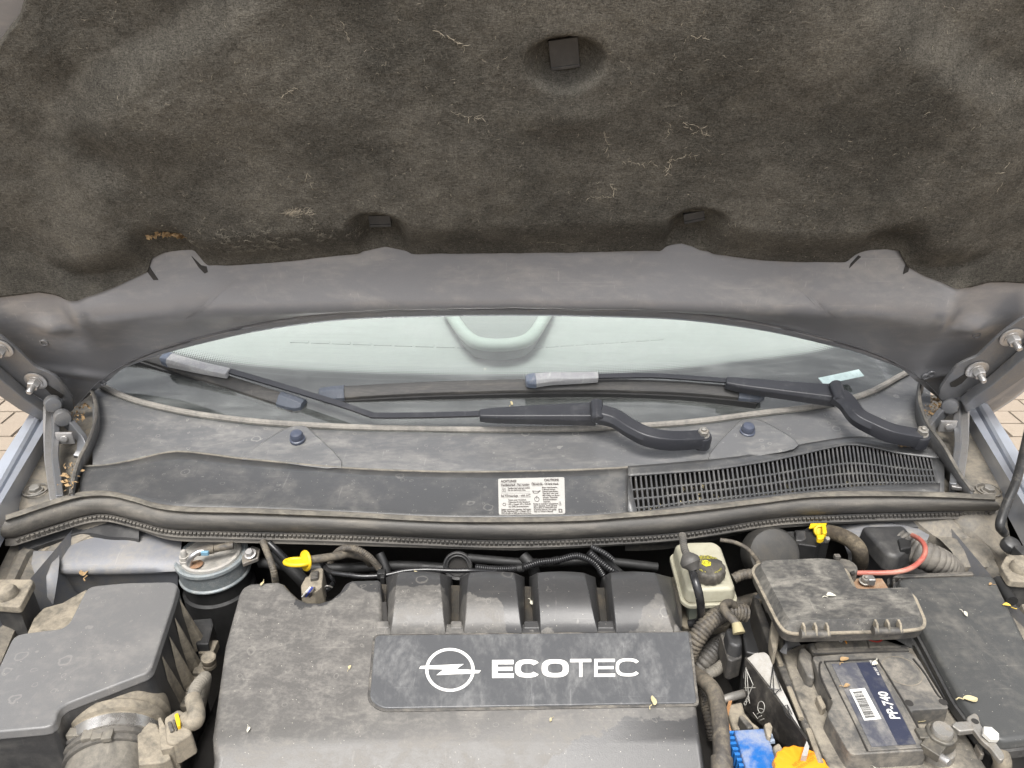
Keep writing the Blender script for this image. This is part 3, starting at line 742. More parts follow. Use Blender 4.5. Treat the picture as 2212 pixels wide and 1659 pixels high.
# end walls
def V3_(*a): return Vector(a)
for pts in (((196, 842), (203, 858), (208, 892), (200, 930), (188, 959), (172, 990), (160, 1026), (153, 1068)), ((1998, 815), (1988, 830), (1986, 860), (1994, 892), (2008, 922), (2040, 966), (2073, 1023), (2102, 1062))):
    P = catmull([at(u, v, interp([(830, .935), (930, .918), (1062, .895)], v)) for u, v in pts], 6); sgx = 1 if pts[0][0] < 1000 else -1
    Q = [V3_(p.x - .006 * sgx, p.y - .004, .872) for p in P]
    mb = MB().loft([P, Q]); part('end_wall', mb, M['plastic'], cowl, solid=.004)
    part('end_wall_lip', MB().tube(P, .0028, 6), M['rubber'], cowl)
# information label ---------------------------------------------------------
q0, q1, q2, q3 = SA(1077.5, 1113), SA(1221, 1111), SA(1219, 1032), SA(1076, 1035.5)
up3 = (q3 - q0).cross(q1 - q0).normalized(); up3 = up3 if up3.z > 0 else -up3
lab = part('warning_label', MB().prism([p + up3 * .0012 for p in round_poly([q0, q1, q2, q3], .003, 3)], [p - up3 * .002 for p in round_poly([q0, q1, q2, q3], .003, 3)]), plain('silvery_white_label', (.38, .372, .35), .5, vary=.04), cowl, smooth=False, label='white bilingual warning label reading ACHTUNG and CAUTION')
ex, ey = (q1 - q0), (q3 - q0); ey -= ex.normalized() * ey.dot(ex.normalized())
LW = ex.length; LH = ey.length; exn, eyn = ex.normalized(), ey.normalized(); lo = q0 + up3 * .0017
mbt, mbg = MB(), MB(); VS = LH / (.56 * LW)
def lt(txt, x, y, size, al='LEFT', w=None, bold=.0012, m=mbt):
    vs_, fs_ = text2d(txt, size, align=al, bold=bold)
    k = 1.0
    if w: k = w / max(1e-6, max(v[0] for v in vs_) - min(v[0] for v in vs_))
    m.add([lo + exn * (x * LW + vx * k * LW) + eyn * (y * LH + vy * LW * VS) for vx, vy in vs_], fs_)
def rule(x0, x1, y, h=.004): mbg.add([lo + exn * x * LW + eyn * yy * LH for x, yy in ((x0, y), (x1, y), (x1, y + h), (x0, y + h))], [(0, 1, 2, 3)])
lt('ACHTUNG!', .04, .88, .056, w=.25, bold=.003); lt('CAUTION!', .73, .90, .056, w=.235, bold=.003)
lt('Ventilatorlauf - Fan running', .04, .775, .052, w=.455, bold=.002); lt('Ölkontrolle - Oil level check', .525, .79, .052, w=.43, bold=.002)
lt('Ventilatorlauf jederzeit möglich', .145, .69, .036, w=.35); lt('Fan can start at any time.', .145, .635, .036, w=.28)
lt('bei Klimaanlage - with A/C', .04, .465, .056, w=.455)
for i, t_ in enumerate(('System unter Hochdruck.', 'Kältemittel R134a: Benziner=', '470 g, Diesel= 470 g, PAG-Öl', 'laut GME Serviceanleitung.')): lt(t_, .15, .36 - i * .06, .034, w=(.28, .33, .34, .31)[i])
for i, t_ in enumerate(('System under high pressure. Refrigerant', 'R134a: Gasoline= 470 g, Diesel= 470 g.', 'PAG oil refer to GME service instructions.')): lt(t_, .04, .105 - i * .05, .034, w=.45)
for i, t_ in enumerate(('Motor betriebswarm,', '5 Minuten warten,', 'Ölstand kontrollieren.', 'Über MAX oder unter', 'MIN Gefahr von Motor-', 'schaden. Ölqualität:', 'Betriebsanleitung', 'beachten.')): lt(t_, .685, .70 - i * .057, .033, w=(.245, .21, .25, .25, .265, .23, .21, .11)[i])
for i, t_ in enumerate(('Engine at operating temperature,', 'wait 5 minutes, check oil level', 'above MAX or below MIN risk', 'of engine damage. Oil quality', "refer to Owner's Manual.")): lt(t_, .53, .245 - i * .052, .034, w=(.385, .36, .355, .345, .29)[i])
for y in (.845, .755, .60, .55, .44): rule(.04, .495, y)
for y in (.855, .765): rule(.525, .70, y)
cc = Vector((.085, .665, 0))
def ringl(cx, cy, r, w, n=14):
    pts = []
    for i in range(n + 1):
        a = 2 * math.pi * i / n; pts.append([lo + exn * (cx * LW + math.cos(a) * q * LW) + eyn * (cy * LH + math.sin(a) * q * LW * VS) for q in (r, r - w)])
    mbt.loft(pts)
for a in (.6, 2.2, 3.75, 5.3): ringl(.085 + .022 * math.cos(a), .665 + .035 * math.sin(a), .016, .004)
ringl(.085, .26, .024, .007); ringl(.59, .39, .04, .009); rule(.587, .593, .39, .05); rule(.585, .60, .47, .012)
for i in range(6):
    a = i * math.pi / 3; p = lo + exn * (.085 + .038 * math.cos(a)) * LW + eyn * (.26 * LH + .038 * LW * math.sin(a)); mbt.add([p, p + exn * .012 * LW, p + eyn * .012 * LW], [(0, 1, 2)])
for (x0, y0), (x1, y1) in zip(((.535, .63), (.55, .56), (.61, .56), (.655, .63), (.615, .61), (.55, .62)), ((.55, .56), (.61, .56), (.655, .63), (.615, .61), (.55, .62), (.535, .63))):
    a = lo + exn * x0 * LW + eyn * y0 * LH; b = lo + exn * x1 * LW + eyn * y1 * LH; n_ = (b - a).normalized().cross(up3) * .0006; mbt.add([a + n_, b + n_, b - n_, a - n_], [(0, 1, 2, 3)])
for x0, x1, y0, y1 in ((.905, .96, .025, .045), (.905, .96, .10, .12), (.905, .92, .025, .12), (.945, .96, .025, .12)): mbt.add([lo + exn * x * LW + eyn * y * LH for x, y in ((x0, y0), (x1, y0), (x1, y1), (x0, y1))], [(0, 1, 2, 3)])
vs_, fs_ = text2d('13242672', .045); mbt.add([lo + exn * ((.955) * LW - vy * LW) + eyn * (.2 * LH + vx * LW * .6) for vx, vy in vs_], fs_)
part('print', mbt, M['print_grey'], lab, smooth=False); part('rules', mbg, M['print_grey'], lab, smooth=False)

# ================================================================ rubber seal
TEETH = smooth_line([(30, 1170), (44, 1166), (134, 1137), (190, 1121), (235, 1118), (302, 1134), (369, 1150), (470, 1154), (739, 1161), (1070, 1174), (1300, 1168), (1477, 1156), (1670, 1127), (1805, 1119), (2000, 1113), (2146, 1110)])
BOT = smooth_line([(30, 1182), (44, 1178), (134, 1149), (190, 1133), (235, 1131), (302, 1150), (369, 1170), (470, 1174), (739, 1181), (1070, 1191), (1137, 1191), (1300, 1184), (1477, 1171), (1600, 1152), (1700, 1142), (1872, 1132), (2000, 1128), (2146, 1122)])
seal = thing('bulkhead_seal', 'long dusty rubber seal along the front edge of the cowl', 'seal', (0, .84, .85))
uu = [lerp(12, 2150, i / 260) for i in range(261)]
part('top_lip', MB().loft([[at(u, interp(ST, u) + dv, z) for u in uu] for dv, z in ((6, .880), (0, .890), (3, .8925), (11, .893), (14, .888), (15, .882))]), M['rubber_tan'], seal, angle=50)
rows = []
for k in range(11):
    f = k / 10
    rows.append([at(u, lerp(interp(ST, u) + 13, interp(TEETH, u) - 8, f), lerp(.888, .858, f)) + Vector((0, -.010 * math.sin(math.pi * f) ** .7, .003 * math.sin(math.pi * f))) for u in uu])
rows.insert(0, [p + Vector((0, .01, -.004)) for p in rows[0]]); rows.append([p + Vector((0, .01, 0)) for p in rows[-1]])
part('bulb', MB().loft(rows), M['rubber'], seal, angle=50)
part('flange', MB().loft([[at(u, lerp(interp(TEETH, u) - 9, interp(BOT, u), k), lerp(.860, .842, k)) + Vector((0, .003, 0)) for u in uu] for k in (0, .3, .6, 1)] + [[at(u, interp(BOT, u), .842) + Vector((0, .03, -.012)) for u in uu]]), M['rubber'], seal, angle=50)
part('clip_band', MB().loft([[at(u, interp(TEETH, u) + dv, .854 - dv * .00055) + Vector((0, -.0012, 0)) for u in uu] for dv in (-8, 8)]), M['rubber'], seal)
mb = MB(); pl = catmull([at(u, interp(TEETH, u), .854) for u in [lerp(34, 2140, i / 120) for i in range(121)]], 4); n = 232; pl = resample(pl, n)
for i in range(n - 1):
    p = pl[i].lerp(pl[i + 1], .5); d = (pl[i + 1] - pl[i]); L = d.length; d.normalize(); q = Vector((0, -.35, .94)); ou = d.cross(q).normalized(); ou = ou if ou.y < 0 else -ou
    rot = Matrix((d, ou, q)).transposed(); j = rnd.uniform(-.0004, .0004)
    mb.box(p + ou * (.0012 + j) + q * j, (L * rnd.uniform(.74, .86), .0040, .0092 + j), rot, .9)
part('clip_strip', mb, M['rubber'], seal, bevel=.0006, seg=1)

# ================================================================ wipers
M['arm'] = dirty('matt_black_wiper_arm', (.026, .027, .032), (.11, .11, .11), .22, 14, .38, .6, grain=.1)
M['arm_worn'] = dirty('worn_grey_coupler', (.27, .27, .275), (.44, .44, .43), .5, 60, .55, .8)
M['blade'] = dirty('dusty_wiper_blade', (.035, .034, .033), (.13, .12, .105), .45, 20, .5, .8, stretch=(.4, 3, 3))
def wiper(label, blade, rod, head, arm, coup, bz, hz, ends):
    w = thing('wiper', label, 'wiper', at(*arm[-1], .90))
    g = lambda u, v, k: onp(u, v, Vector((0, 1.0826, .893)) + GN * k, GN)
    def section(path, prof, qf=None):
        rows = []
        for i, p in enumerate(path):
            d = (path[min(i + 1, len(path) - 1)] - path[max(i - 1, 0)]).normalized(); q = GN.cross(d).normalized()
            if q.y < 0: q = -q
            t = i / (len(path) - 1); rows.append([p + q * a + GN * b for a, b in (prof(t) if callable(prof) else prof)])
        return MB().loft(rows, close_u=True, cap=True)
    bp = catmull([g(u, v, bz) for u, v in blade], 8)
    b = part('blade', section(bp, [(-.015, -.002), (-.014, .003), (-.003, .010), (.004, .011), (.0075, .006), (.009, -.002)]), M['blade'], w, bevel=.001)
    part('blade_rubber', section([p - GN * .006 for p in bp], [(-.021, -.006), (-.018, .004), (.004, .006), (.003, -.008)]), M['black'], b)
    for e in ends:
        k = 0 if e == 0 else -1; p = bp[k]; d = (bp[1] - bp[0] if k == 0 else bp[-1] - bp[-2]).normalized() * (-1 if k == 0 else 1); d = d if k == 0 else d
        pa = [p - d * .03, p - d * .01, p + d * .004, p + d * .012]
        part('blade_cap', section(pa, lambda t: [(-.017 * (1 - .5 * t ** 3), -.004), (-.016 * (1 - .5 * t ** 3), .004), (-.004, .0125 - .005 * t ** 2), (.005, .0125 - .005 * t ** 2), (.0095, .007 * (1 - .4 * t)), (.0105, -.004)]), dirty('blue_grey_blade_cap', (.07, .08, .10), (.2, .2, .21), .35, 40, .5, .7), b, bevel=.001)
    r = catmull([g(u, v, k) for u, v, k in rod], 8)
    part('rod', section(r, [(-.0048, -.002), (-.0048, .002), (.0048, .002), (.0048, -.002)]), M['arm'], w, bevel=.0008)
    hpth = [g(u, v, k) for u, v, k in head]
    part('head', section(catmull(hpth, 6), lambda t: [(-lerp(.008, .021, t), -.010), (-lerp(.008, .021, t), lerp(.002, .004, t)), (-lerp(.006, .016, t), lerp(.005, .011, t)), (lerp(.006, .012, t), lerp(.005, .011, t)), (lerp(.008, .016, t), lerp(.002, .004, t)), (lerp(.008, .016, t), -.010)]), M['arm'], w, bevel=.002)
    a = catmull([at(u, v, z) for (u, v), z in zip(arm, hz)], 8)
    part('arm', section(a, lambda t: [(-lerp(.017, .013, t) + .002 * math.sin(6 * t), -.012), (-lerp(.017, .013, t), .0), (-.009, .008), (.007, .009), (lerp(.013, .011, t), .003), (lerp(.013, .011, t), -.012)]), M['arm'], w, bevel=.002)
    o = at(*arm[-1], hz[-1]); ax = Vector((0, -.25, 1)).normalized()
    part('arm_end', MB().lathe(o - ax * .016, ax, [(.0145, 0), (.0145, .016), (.013, .020), (.009, .021)], 24), M['arm'], w)
    nb = MB(); nb.lathe(o + ax * .0045, ax, [(.010, 0), (.010, .002)], 20); nb.hexbolt(o + ax * .006, ax, .0082, .007, 0, .003); part('nut', nb, M['metal_dull'], w)
    kp = a[0] - (a[1] - a[0]).normalized() * .006
    part('knuckle', MB().lathe(kp - GS * .018, GS, [(.008, 0), (.010, .002), (.010, .034), (.008, .036)], 16), M['arm'], w)
    cp = catmull([g(u, v, k) for u, v, k in coup], 6)
    part('coupler', section(cp, lambda t: [(-lerp(.013, .008, t), -.006), (-lerp(.013, .008, t), .004), (-.008, .010 - .004 * t), (.006, .010 - .004 * t), (lerp(.011, .008, t), .004), (lerp(.011, .008, t), -.006)]), M['arm_worn'], w, bevel=.002)
    e = cp[0]; d = (cp[0] - cp[1]).normalized()
    part('coupler_end', section([e - d * .004, e + d * .008, e + d * .013], lambda t: [(-.014 + .006 * t, -.007), (-.014 + .006 * t, .004), (-.008, .011 - .004 * t), (.007, .011 - .004 * t), (.012 - .006 * t, .004), (.012 - .006 * t, -.007)]), dirty('blue_grey_coupler_end', (.10, .12, .16), (.25, .25, .26), .35, 40, .5, .7), w, bevel=.002)
wiper('black wiper with bent rod, its arm bolted beside the grille-side nozzle', [(250, 745), (336, 772), (420, 800), (520, 832), (600, 858), (642, 871)],
      [(1040, 894, .034), (930, 897, .034), (818, 898, .034), (795, 894, .034), (743, 876, .034), (620, 838, .034), (490, 800, .034)],
      [(1036, 895, .036), (1080, 894, .037), (1180, 892, .040), (1285, 890, .040)],
      [(1298, 890), (1330, 900), (1362, 920), (1400, 938), (1450, 946), (1517, 944)], [(366, 776, .030), (400, 785, .031), (440, 795, .032), (494, 806, .034)],
      .012, [.942, .939, .934, .929, .924, .917], [1])
wiper('black wiper with long straight blade, its arm bolted at the cowl corner', [(706, 850), (800, 844), (920, 838), (1050, 834), (1137, 832), (1290, 831), (1450, 836), (1560, 844), (1634, 852)],
      [(1572, 823, .034), (1510, 818, .034), (1420, 812, .034), (1350, 812, .034), (1290, 813, .034)],
      [(1568, 824, .036), (1610, 830, .037), (1710, 841, .040), (1803, 851, .040)],
      [(1816, 852), (1835, 870), (1856, 897), (1890, 915), (1930, 931), (1988, 942)], [(1152, 821, .030), (1190, 817, .031), (1240, 816, .032), (1292, 814, .034)],
      .012, [.954, .948, .941, .934, .928, .920], [0, 1])

# ================================================================ car body around the bay
body = thing('car_body', 'silver blue car body framing the open engine bay', 'car', (0, .9, .5))
def side(sg):
    # lines measured on the wing top; x as a function of y
    La = (at(55, 912, .90), at(0, 999, .90)); Lb = (at(72, 912, .906), at(0, 1040, .906)); Lc = (at(82, 925, .897), at(0, 1070, .897)); Ld = (at(86, 948, .899), at(0, 1092, .899)); Le = (at(84, 966, .885), at(0, 1118, .885))
    ys = [1.25, 1.15, 1.05, .95, .85, .75, .65, .5, .3, .1]
    def xa(L, y): a, b = L; return a.x + (b.x - a.x) * (y - a.y) / (b.y - a.y)
    def P(x, y, z): return Vector((x * -sg, y, z))
    ofs = lambda y: 0
    prof = lambda y: [P(xa(La, y) - .10, y, .35), P(xa(La, y) - .075, y, .70), P(xa(La, y) - .03, y, .86), P(xa(La, y) - .006, y, .895), P(xa(La, y), y, .902), P(xa(Lb, y), y, .907), P(xa(Lb, y) + .004, y, .904), P(xa(Lb, y) + .006, y, .893), P(xa(Lc, y), y, .894), P(xa(Lc, y) + .003, y, .902), P(xa(Ld, y), y, .900), P(xa(Le, y), y, .884), P(xa(Le, y) + .003, y, .86)]
    part('fender', MB().loft([prof(y) for y in ys if y <= 1.15]), M['paint'], body, angle=30)
    xi = lambda y: xa(Le, y) + .001
    wd = lambda y: lerp(.32, 1.0, sstep(.84, .92, y))
    dz = lambda y: .034 * (1 - sstep(.86, .93, y))
    ch = lambda y: [P(xi(y) + a * wd(y), y, z - dz(y)) for a, z in ((0, .872), (.012, .870), (.03, .868), (.05, .872), (.075, .868), (.082, .860), (.09, .863), (.125, .858), (.14, .855), (.145, .72))]
    ys = [1.25, 1.15, 1.05, .98, .94, .91, .885, .86, .84, .8, .75, .65, .5, .3, .1]
    part('wing_channel', MB().loft([ch(y) for y in ys]), M['channel'], body, angle=35)
    b0 = at(76, 1058, .872); o = Vector((b0.x * -sg, b0.y, .870))
    mb = MB().lathe(o, (0, 0, 1), [(.0165, 0), (.0172, .0025), (.0155, .003), (.015, .0005)], 24, cap=False); mb.hexbolt(o, (0, -.1, 1), .0078, .006, 1.3, 0)
    part('wing_bolt', mb, M['metal_dull'], body)
    iw = [[P(-.62, y, .84), P(-.60, y, .74), P(-.58, y, .5), P(-.5, y, .3)] for y in ys]
    part('inner_wing', MB().loft(iw), M['bay_paint'], body)
side(1); side(-1)
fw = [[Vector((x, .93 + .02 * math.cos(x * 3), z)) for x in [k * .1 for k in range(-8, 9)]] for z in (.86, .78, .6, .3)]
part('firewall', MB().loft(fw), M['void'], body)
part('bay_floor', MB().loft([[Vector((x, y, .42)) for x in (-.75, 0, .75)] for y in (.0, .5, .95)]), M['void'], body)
for sg in (-1, 1):
    A = MB().tube([Vector((sg * .80, 1.16, .93)), Vector((sg * .78, 1.35, 1.03)), Vector((sg * .72, 1.8, 1.3))], .035, 10)
    part('windshield_pillar', A, M['paint'], body)

# ================================================================ engine bay
V3 = Vector
DOWN = V3((0, 0, -1))
def flare(top, dz, d): return [p + V3((0, 0, -dz)) for p in offset_xy(top, d)]

# ---------------------------------------------------------------- engine cover
CN = V3((0, -math.sin(R(12)), math.cos(R(12)))); C0 = V3((0, .625, .845))
def cov(u, v, h=0): return onp(u, v, C0 + CN * h, CN)
ecov = thing('engine_cover', 'large dusty black engine cover with ECOTEC plate and four humps', 'engine cover', (0, .62, .75))
def cover_mask(ns, ls, f):
    tc = node(ns, 'ShaderNodeTexCoord').outputs['Object']; sp = node(ns, 'ShaderNodeSeparateXYZ'); ls.new(tc, sp.inputs[0])
    def curve(pts, sgn):
        W = [cov(u, v) for u, v in pts]; n = node(ns, 'ShaderNodeFloatCurve'); c = n.mapping.curves[0]
        n.mapping.use_clip = False
        q = [((p.x + .45) / .9, (p.y - .4) / .5) for p in W]
        c.points[0].location = q[0]; c.points[1].location = q[-1]
        for a in q[1:-1]: c.points.new(*a)
        for a in c.points: a.handle_type = 'VECTOR'
        n.mapping.update()
        ls.new(math_(ns, ls, 'DIVIDE', math_(ns, ls, 'ADD', sp.outputs['X'], .45), .9), n.inputs['Value'])
        y = math_(ns, ls, 'DIVIDE', math_(ns, ls, 'ADD', sp.outputs['Y'], .62 - .4), .5)
        nz = noise(ns, ls, tc, 38, 7, .65); nz = math_(ns, ls, 'MULTIPLY', math_(ns, ls, 'SUBTRACT', nz, .5), .085)
        d = math_(ns, ls, 'SUBTRACT', math_(ns, ls, 'ADD', y, nz), n.outputs[0])
        return ramp(ns, ls, d, -.002, .004) if sgn > 0 else ramp(ns, ls, d, .002, -.004)
    a = curve([(430, 1235), (600, 1240), (622, 1262), (640, 1310), (690, 1318), (735, 1292), (760, 1262), (826, 1285), (960, 1288), (1010, 1304), (1075, 1312), (1096, 1372), (1180, 1366), (1250, 1384), (1300, 1398), (1360, 1372), (1395, 1330), (1420, 1300), (1450, 1330), (1475, 1374), (1520, 1376)], 1)
    b = curve([(400, 1720), (1100, 1690), (1171, 1643), (1231, 1603), (1299, 1576), (1356, 1553), (1477, 1548), (1530, 1546)], -1)
    cl = math_(ns, ls, 'MAXIMUM', a, b)
    ff = math_(ns, ls, 'ADD', math_(ns, ls, 'MULTIPLY', f, .70), .28)
    return math_(ns, ls, 'MULTIPLY', ff, math_(ns, ls, 'SUBTRACT', 1.0, math_(ns, ls, 'MULTIPLY', cl, .88)))
M['cover'] = dirty('dust_stained_black_plastic', (.036, .036, .037), (.20, .187, .167), .5, 30, .34, .74, speck=.04, marks=.3, stretch=(1, 1.5, 1), mask=cover_mask, grain=.2)
top = [(517, 1281), (524, 1268), (540, 1259), (601, 1255), (614, 1260), (626, 1274), (644, 1291), (665, 1299), (690, 1300), (714, 1293), (734, 1277), (746, 1258), (760, 1252), (822, 1250), (826, 1344), (1466, 1344), (1477, 1372), (1489, 1408), (1502, 1509), (1512, 1590), (1515, 1612), (1300, 1604), (1000, 1606), (700, 1616), (470, 1640), (459, 1590), (487, 1392)]
T = [cov(*p) for p in top]
B = offset_xy(T, .008)
B = [b + V3((0, -.075 if 1600 < top[i][1] else 0, -.075)) for i, b in enumerate(B)]
part('shell', MB().prism(T, B), M['cover'], ecov, bevel=.010, seg=4)
part('trough_floor', MB().prism([cov(u, v, -.026) for u, v in ((824, 1262), (1470, 1272), (1474, 1352), (824, 1352))], [cov(u, v, -.05) for u, v in ((824, 1262), (1470, 1272), (1474, 1352), (824, 1352))]), dirty('dark_brown_trough', (.018, .016, .013), (.07, .055, .035), .5, 40, .6, .9), ecov, smooth=False)  # floor darker and browner than the humps beside it
HUMPS = (((859, 949), (845, 961), (835, 975), (832, 976)), ((1013, 1111), (1003, 1127), (993, 1133), (990, 1136)), ((1161, 1262), (1168, 1290), (1144, 1286), (1152, 1300)), ((1319, 1416), (1331, 1453), (1302, 1450), (1313, 1474)))
for (r0, r1), (f0, f1), (b0, b1), (g0, g1) in HUMPS:
    rows = []
    n = 9
    for k in range(n):
        t = k / (n - 1); v = lerp(1361, 1238, t); h = lerp(.004, .012, t) + .007 * math.sin(math.pi * t) - .006 * t ** 6
        tl, tr = lerp(f0, r0, t), lerp(f1, r1, t); bl, br = lerp(g0, b0, t), lerp(g1, b1, t)
        vb = v + (9 if t > .8 else 0)
        rows.append([cov(bl, vb, -.028), cov(lerp(bl, tl, .35), lerp(vb, v, .3), h - .014), cov(tl, v, h)] + [cov(lerp(tl, tr, q), v - 3 * math.sin(math.pi * q), h) for q in (.25, .5, .75)] + [cov(tr, v, h), cov(lerp(br, tr, .35), lerp(vb, v, .3), h - .014), cov(br, vb, -.028)])
    L = rows[-1]; rows.append([p + V3((0, .008, -.006)) for p in L]); rows.append([p + V3((0, .016, -.025)) for p in L]); rows.append([p + V3((0, .02, -.10)) for p in L])
    F = rows[0]; rows.insert(0, [p + V3((0, -.003, -.008)) for p in F])
    part('hump', MB().loft(rows), M['cover'], ecov, bevel=.0035, seg=3, angle=30)
for u0, u1 in ((812, 840), (974, 998), (1132, 1166), (1292, 1326)):
    P = [cov(u, v, .0012) for u, v in ((u0, 1340), (u1, 1340), (u1 + 2, 1358), (u0 - 2, 1358))]
    part('bridge', MB().prism(P, [p - CN * .03 for p in P]), M['cover'], ecov, bevel=.002)
P = [cov(*c7(*q), -.004) for q in ((232, 575), (300, 575), (312, 740), (218, 740))]
part('clip_pocket', MB().prism(P, [p - CN * .02 for p in P]), M['void'], ecov, bevel=.001)
# plate with the emblem
pl = round_poly([cov(*c7(*q), .0) for q in ((228, 800), (2240, 778), (2292, 1236), (270, 1272), (192, 1215))], [.006, .003, .004, .012, .012], 5)
part('plate_seat', MB().prism([p + CN * .0008 for p in offset_xy(pl, .003)], [p - CN * .004 for p in offset_xy(pl, .003)]), M['dusty'], ecov, bevel=.0008)
M['plate'] = dirty('smeared_anthracite_plate', (.070, .072, .076), (.19, .19, .187), .42, 30, .3, .55, grain=.12, stretch=(1, .6, 1))
plate = part('plate', MB().prism([p + CN * .0026 for p in pl], [p - CN * .002 for p in pl]), M['plate'], ecov, bevel=.0014, seg=3, label='anthracite plate with white round lightning emblem and ECOTEC lettering')
fl = [cov(*c7(*q), .003) for q in ((1720, 1240), (2292, 1228), (2295, 1250), (1720, 1262))]
HL = .0032
def flat(name, polys, mat=None, parent=plate):
    mb = MB()
    for P in polys:
        A = [cov(*c7(*q), HL) for q in P]; mb.prism(A, [p - CN * .0006 for p in A])
    return part(name, mb, mat or M['print_white'], parent, smooth=False)
def ringp(cx, cy, rx, ry, wx, wy, a0=0, a1=360, n=48, ex=1.0, sl=0):
    mb = MB(); rows = []
    def se(a, r1, r2):
        c, s_ = math.cos(a), math.sin(a); x = cx + r1 * math.copysign(abs(c) ** ex, c); y = cy - r2 * math.copysign(abs(s_) ** ex, s_)
        return (x, y - sl * (x - cx))
    for i in range(n + 1):
        a = R(lerp(a0, a1, i / n)); rows.append([cov(*c7(*se(a, rx, ry)), HL), cov(*c7(*se(a, rx - wx, ry - wy)), HL), cov(*c7(*se(a, rx - wx, ry - wy)), HL - .0006), cov(*c7(*se(a, rx, ry)), HL - .0006)])
    return mb.loft(rows, close_u=True)
part('emblem_ring', ringp(707, 1015, 159, 141, 20, 18), M['print_white'], plate, smooth=False)
mb = MB()
for P in (((508, 1006), (521, 990), (795, 977), (748, 1010), (665, 1012)), ((748, 1010), (906, 1018), (893, 1035), (620, 1048), (665, 1012))):
    A = [cov(*c7(*q), HL + .0003) for q in P]; mb.prism(A, [p - CN * .0008 for p in A])
part('emblem_bolt', mb, M['print_white'], plate, smooth=False)
sl = .006
def Y(x, y): return (x, y - (x - 1048) * .0085)
def rect(x0, y0, x1, y1): return [Y(x0, y0), Y(x1, y0), Y(x1, y1), Y(x0, y1)]
flat('letter_e', [rect(978, 951, 1014, 1066), rect(1014, 951, 1116, 979), rect(1014, 996, 1110, 1020), rect(1014, 1038, 1118, 1066)])
part('letter_c', ringp(1206, 1006.5, 81, 58, 38, 27, 33, 327, ex=.72), M['print_white'], plate, smooth=False)
part('letter_o', ringp(1384, 1005, 87, 58, 38, 27, ex=.72), M['print_white'], plate, smooth=False)
flat('letter_t', [rect(1480, 949, 1616, 969), rect(1538, 969, 1559, 1064)])
flat('letter_e', [rect(1635, 950, 1656, 1064), rect(1656, 950, 1768, 969), rect(1656, 997, 1760, 1015), rect(1656, 1045, 1770, 1064)])
part('letter_c', ringp(1852, 999, 79, 58, 21, 19, 33, 327, ex=.72), M['print_white'], plate, smooth=False)

# ---------------------------------------------------------------- air filter box
ZA = .872
air = thing('air_filter_box', 'grey black plastic air filter housing with ribbed sides', 'air filter housing', (-.5, .62, .7))
lidp = Z(c6, ((566, 478), (800, 455), (1108, 448), (1142, 470), (1120, 560), (972, 1005), (940, 1035), (420, 1235), (372, 1275), (348, 1378), (-160, 1425), (-260, 1300), (-40, 1070), (92, 788), (400, 748), (448, 712)), ZA)
lidp = round_poly(lidp, .010, 3)
M['airlid'] = dirty('sky_lit_lid_plastic', (.13, .129, .128), (.215, .204, .19), .42, 16, .33, .58, grain=.14, speck=.03, marks=.35)  # grey raised so the lid's sky reflection sits in the colour
part('lid', MB().prism(lidp, flare(lidp, .010, .002)), M['airlid'], air, bevel=.005, seg=4)
part('lid_skirt', MB().prism([p - V3((0, 0, .0098)) for p in offset_xy(lidp, .0005)], flare(lidp, .11, .006)), M['plastic'], air, bevel=.003)
part('lower_box', MB().prism(flare(lidp, .105, .014), flare(lidp, .125, .014)).prism(flare(lidp, .125, .006), flare(lidp, .3, .0)), M['plastic'], air, bevel=.002)
sh = Z(c6, ((170, 780), (215, 680), (280, 612), (400, 580), (470, 540), (560, 490), (575, 560), (470, 720), (420, 760)), .835)
part('side_shelf', MB().prism(sh, flare(sh, .05, .004)), M['mud'], air, bevel=.003)
for (tx, ty), (bx, by) in zip(((1155, 560), (1125, 680), (1090, 800), (1045, 930)), ((1330, 860), (1290, 985), (1250, 1095), (1192, 1195))):
    a = at(*c6(tx, ty), ZA - .012); b = at(*c6(bx, by), .775); w = V3((0, .0035, 0)); m = V3((a.x, a.y, .775))
    mb = MB().prism([a - w * .3, b - w * 1.2, m - w * 1.2], [a + w * .3, b + w * 1.2, m + w * 1.2])
    part('rib', mb, M['mud'], air, bevel=.0008)
    part('rib_foot', MB().box(b + V3((.004, -.004, -.003)), (.018, .022, .012)), M['mud'], air, bevel=.0015)
for k, (x, y) in enumerate(((120, 1440), (250, 1400), (20, 1480))):
    a = at(*c6(x, y), .84); b = at(*c6(x + 60, y + 200), .765); w = V3((.003, 0, 0)); m = V3((a.x, a.y, .765))
    part('rib', MB().prism([a - w * .3, b - w, m - w], [a + w * .3, b + w, m + w]), M['dusty'], air, bevel=.001)
for k in range(7):
    q = at(*c6(60 + 45 * k, 1395 - 4 * k), ZA - .03); part('rib', MB().prism([q + V3((-.0012, -.006, .008)), q + V3((-.0012, -.010, -.06)), q + V3((-.0012, .01, -.06))], [q + V3((.0012, -.006, .008)), q + V3((.0012, -.010, -.06)), q + V3((.0012, .01, -.06))]), M['dusty'], air, bevel=.0006)
br = Z(c6, ((1240, 690), (1360, 680), (1372, 720), (1340, 850), (1260, 850)), .79)
part('bracket', MB().prism(br, flare(br, .03, 0)), M['plastic'], air, bevel=.002)
o = at(*c6(1330, 905), .80)
mbs = MB().lathe(o - V3((0, 0, .02)), (.15, -.2, 1), [(.0085, 0), (.0085, .006), (.0075, .007), (.0085, .009), (.0085, .017), (.0068, .0185), (.0055, .0175), (.002, .0175)], 24)
part('screw', mbs, M['mud'], air); 
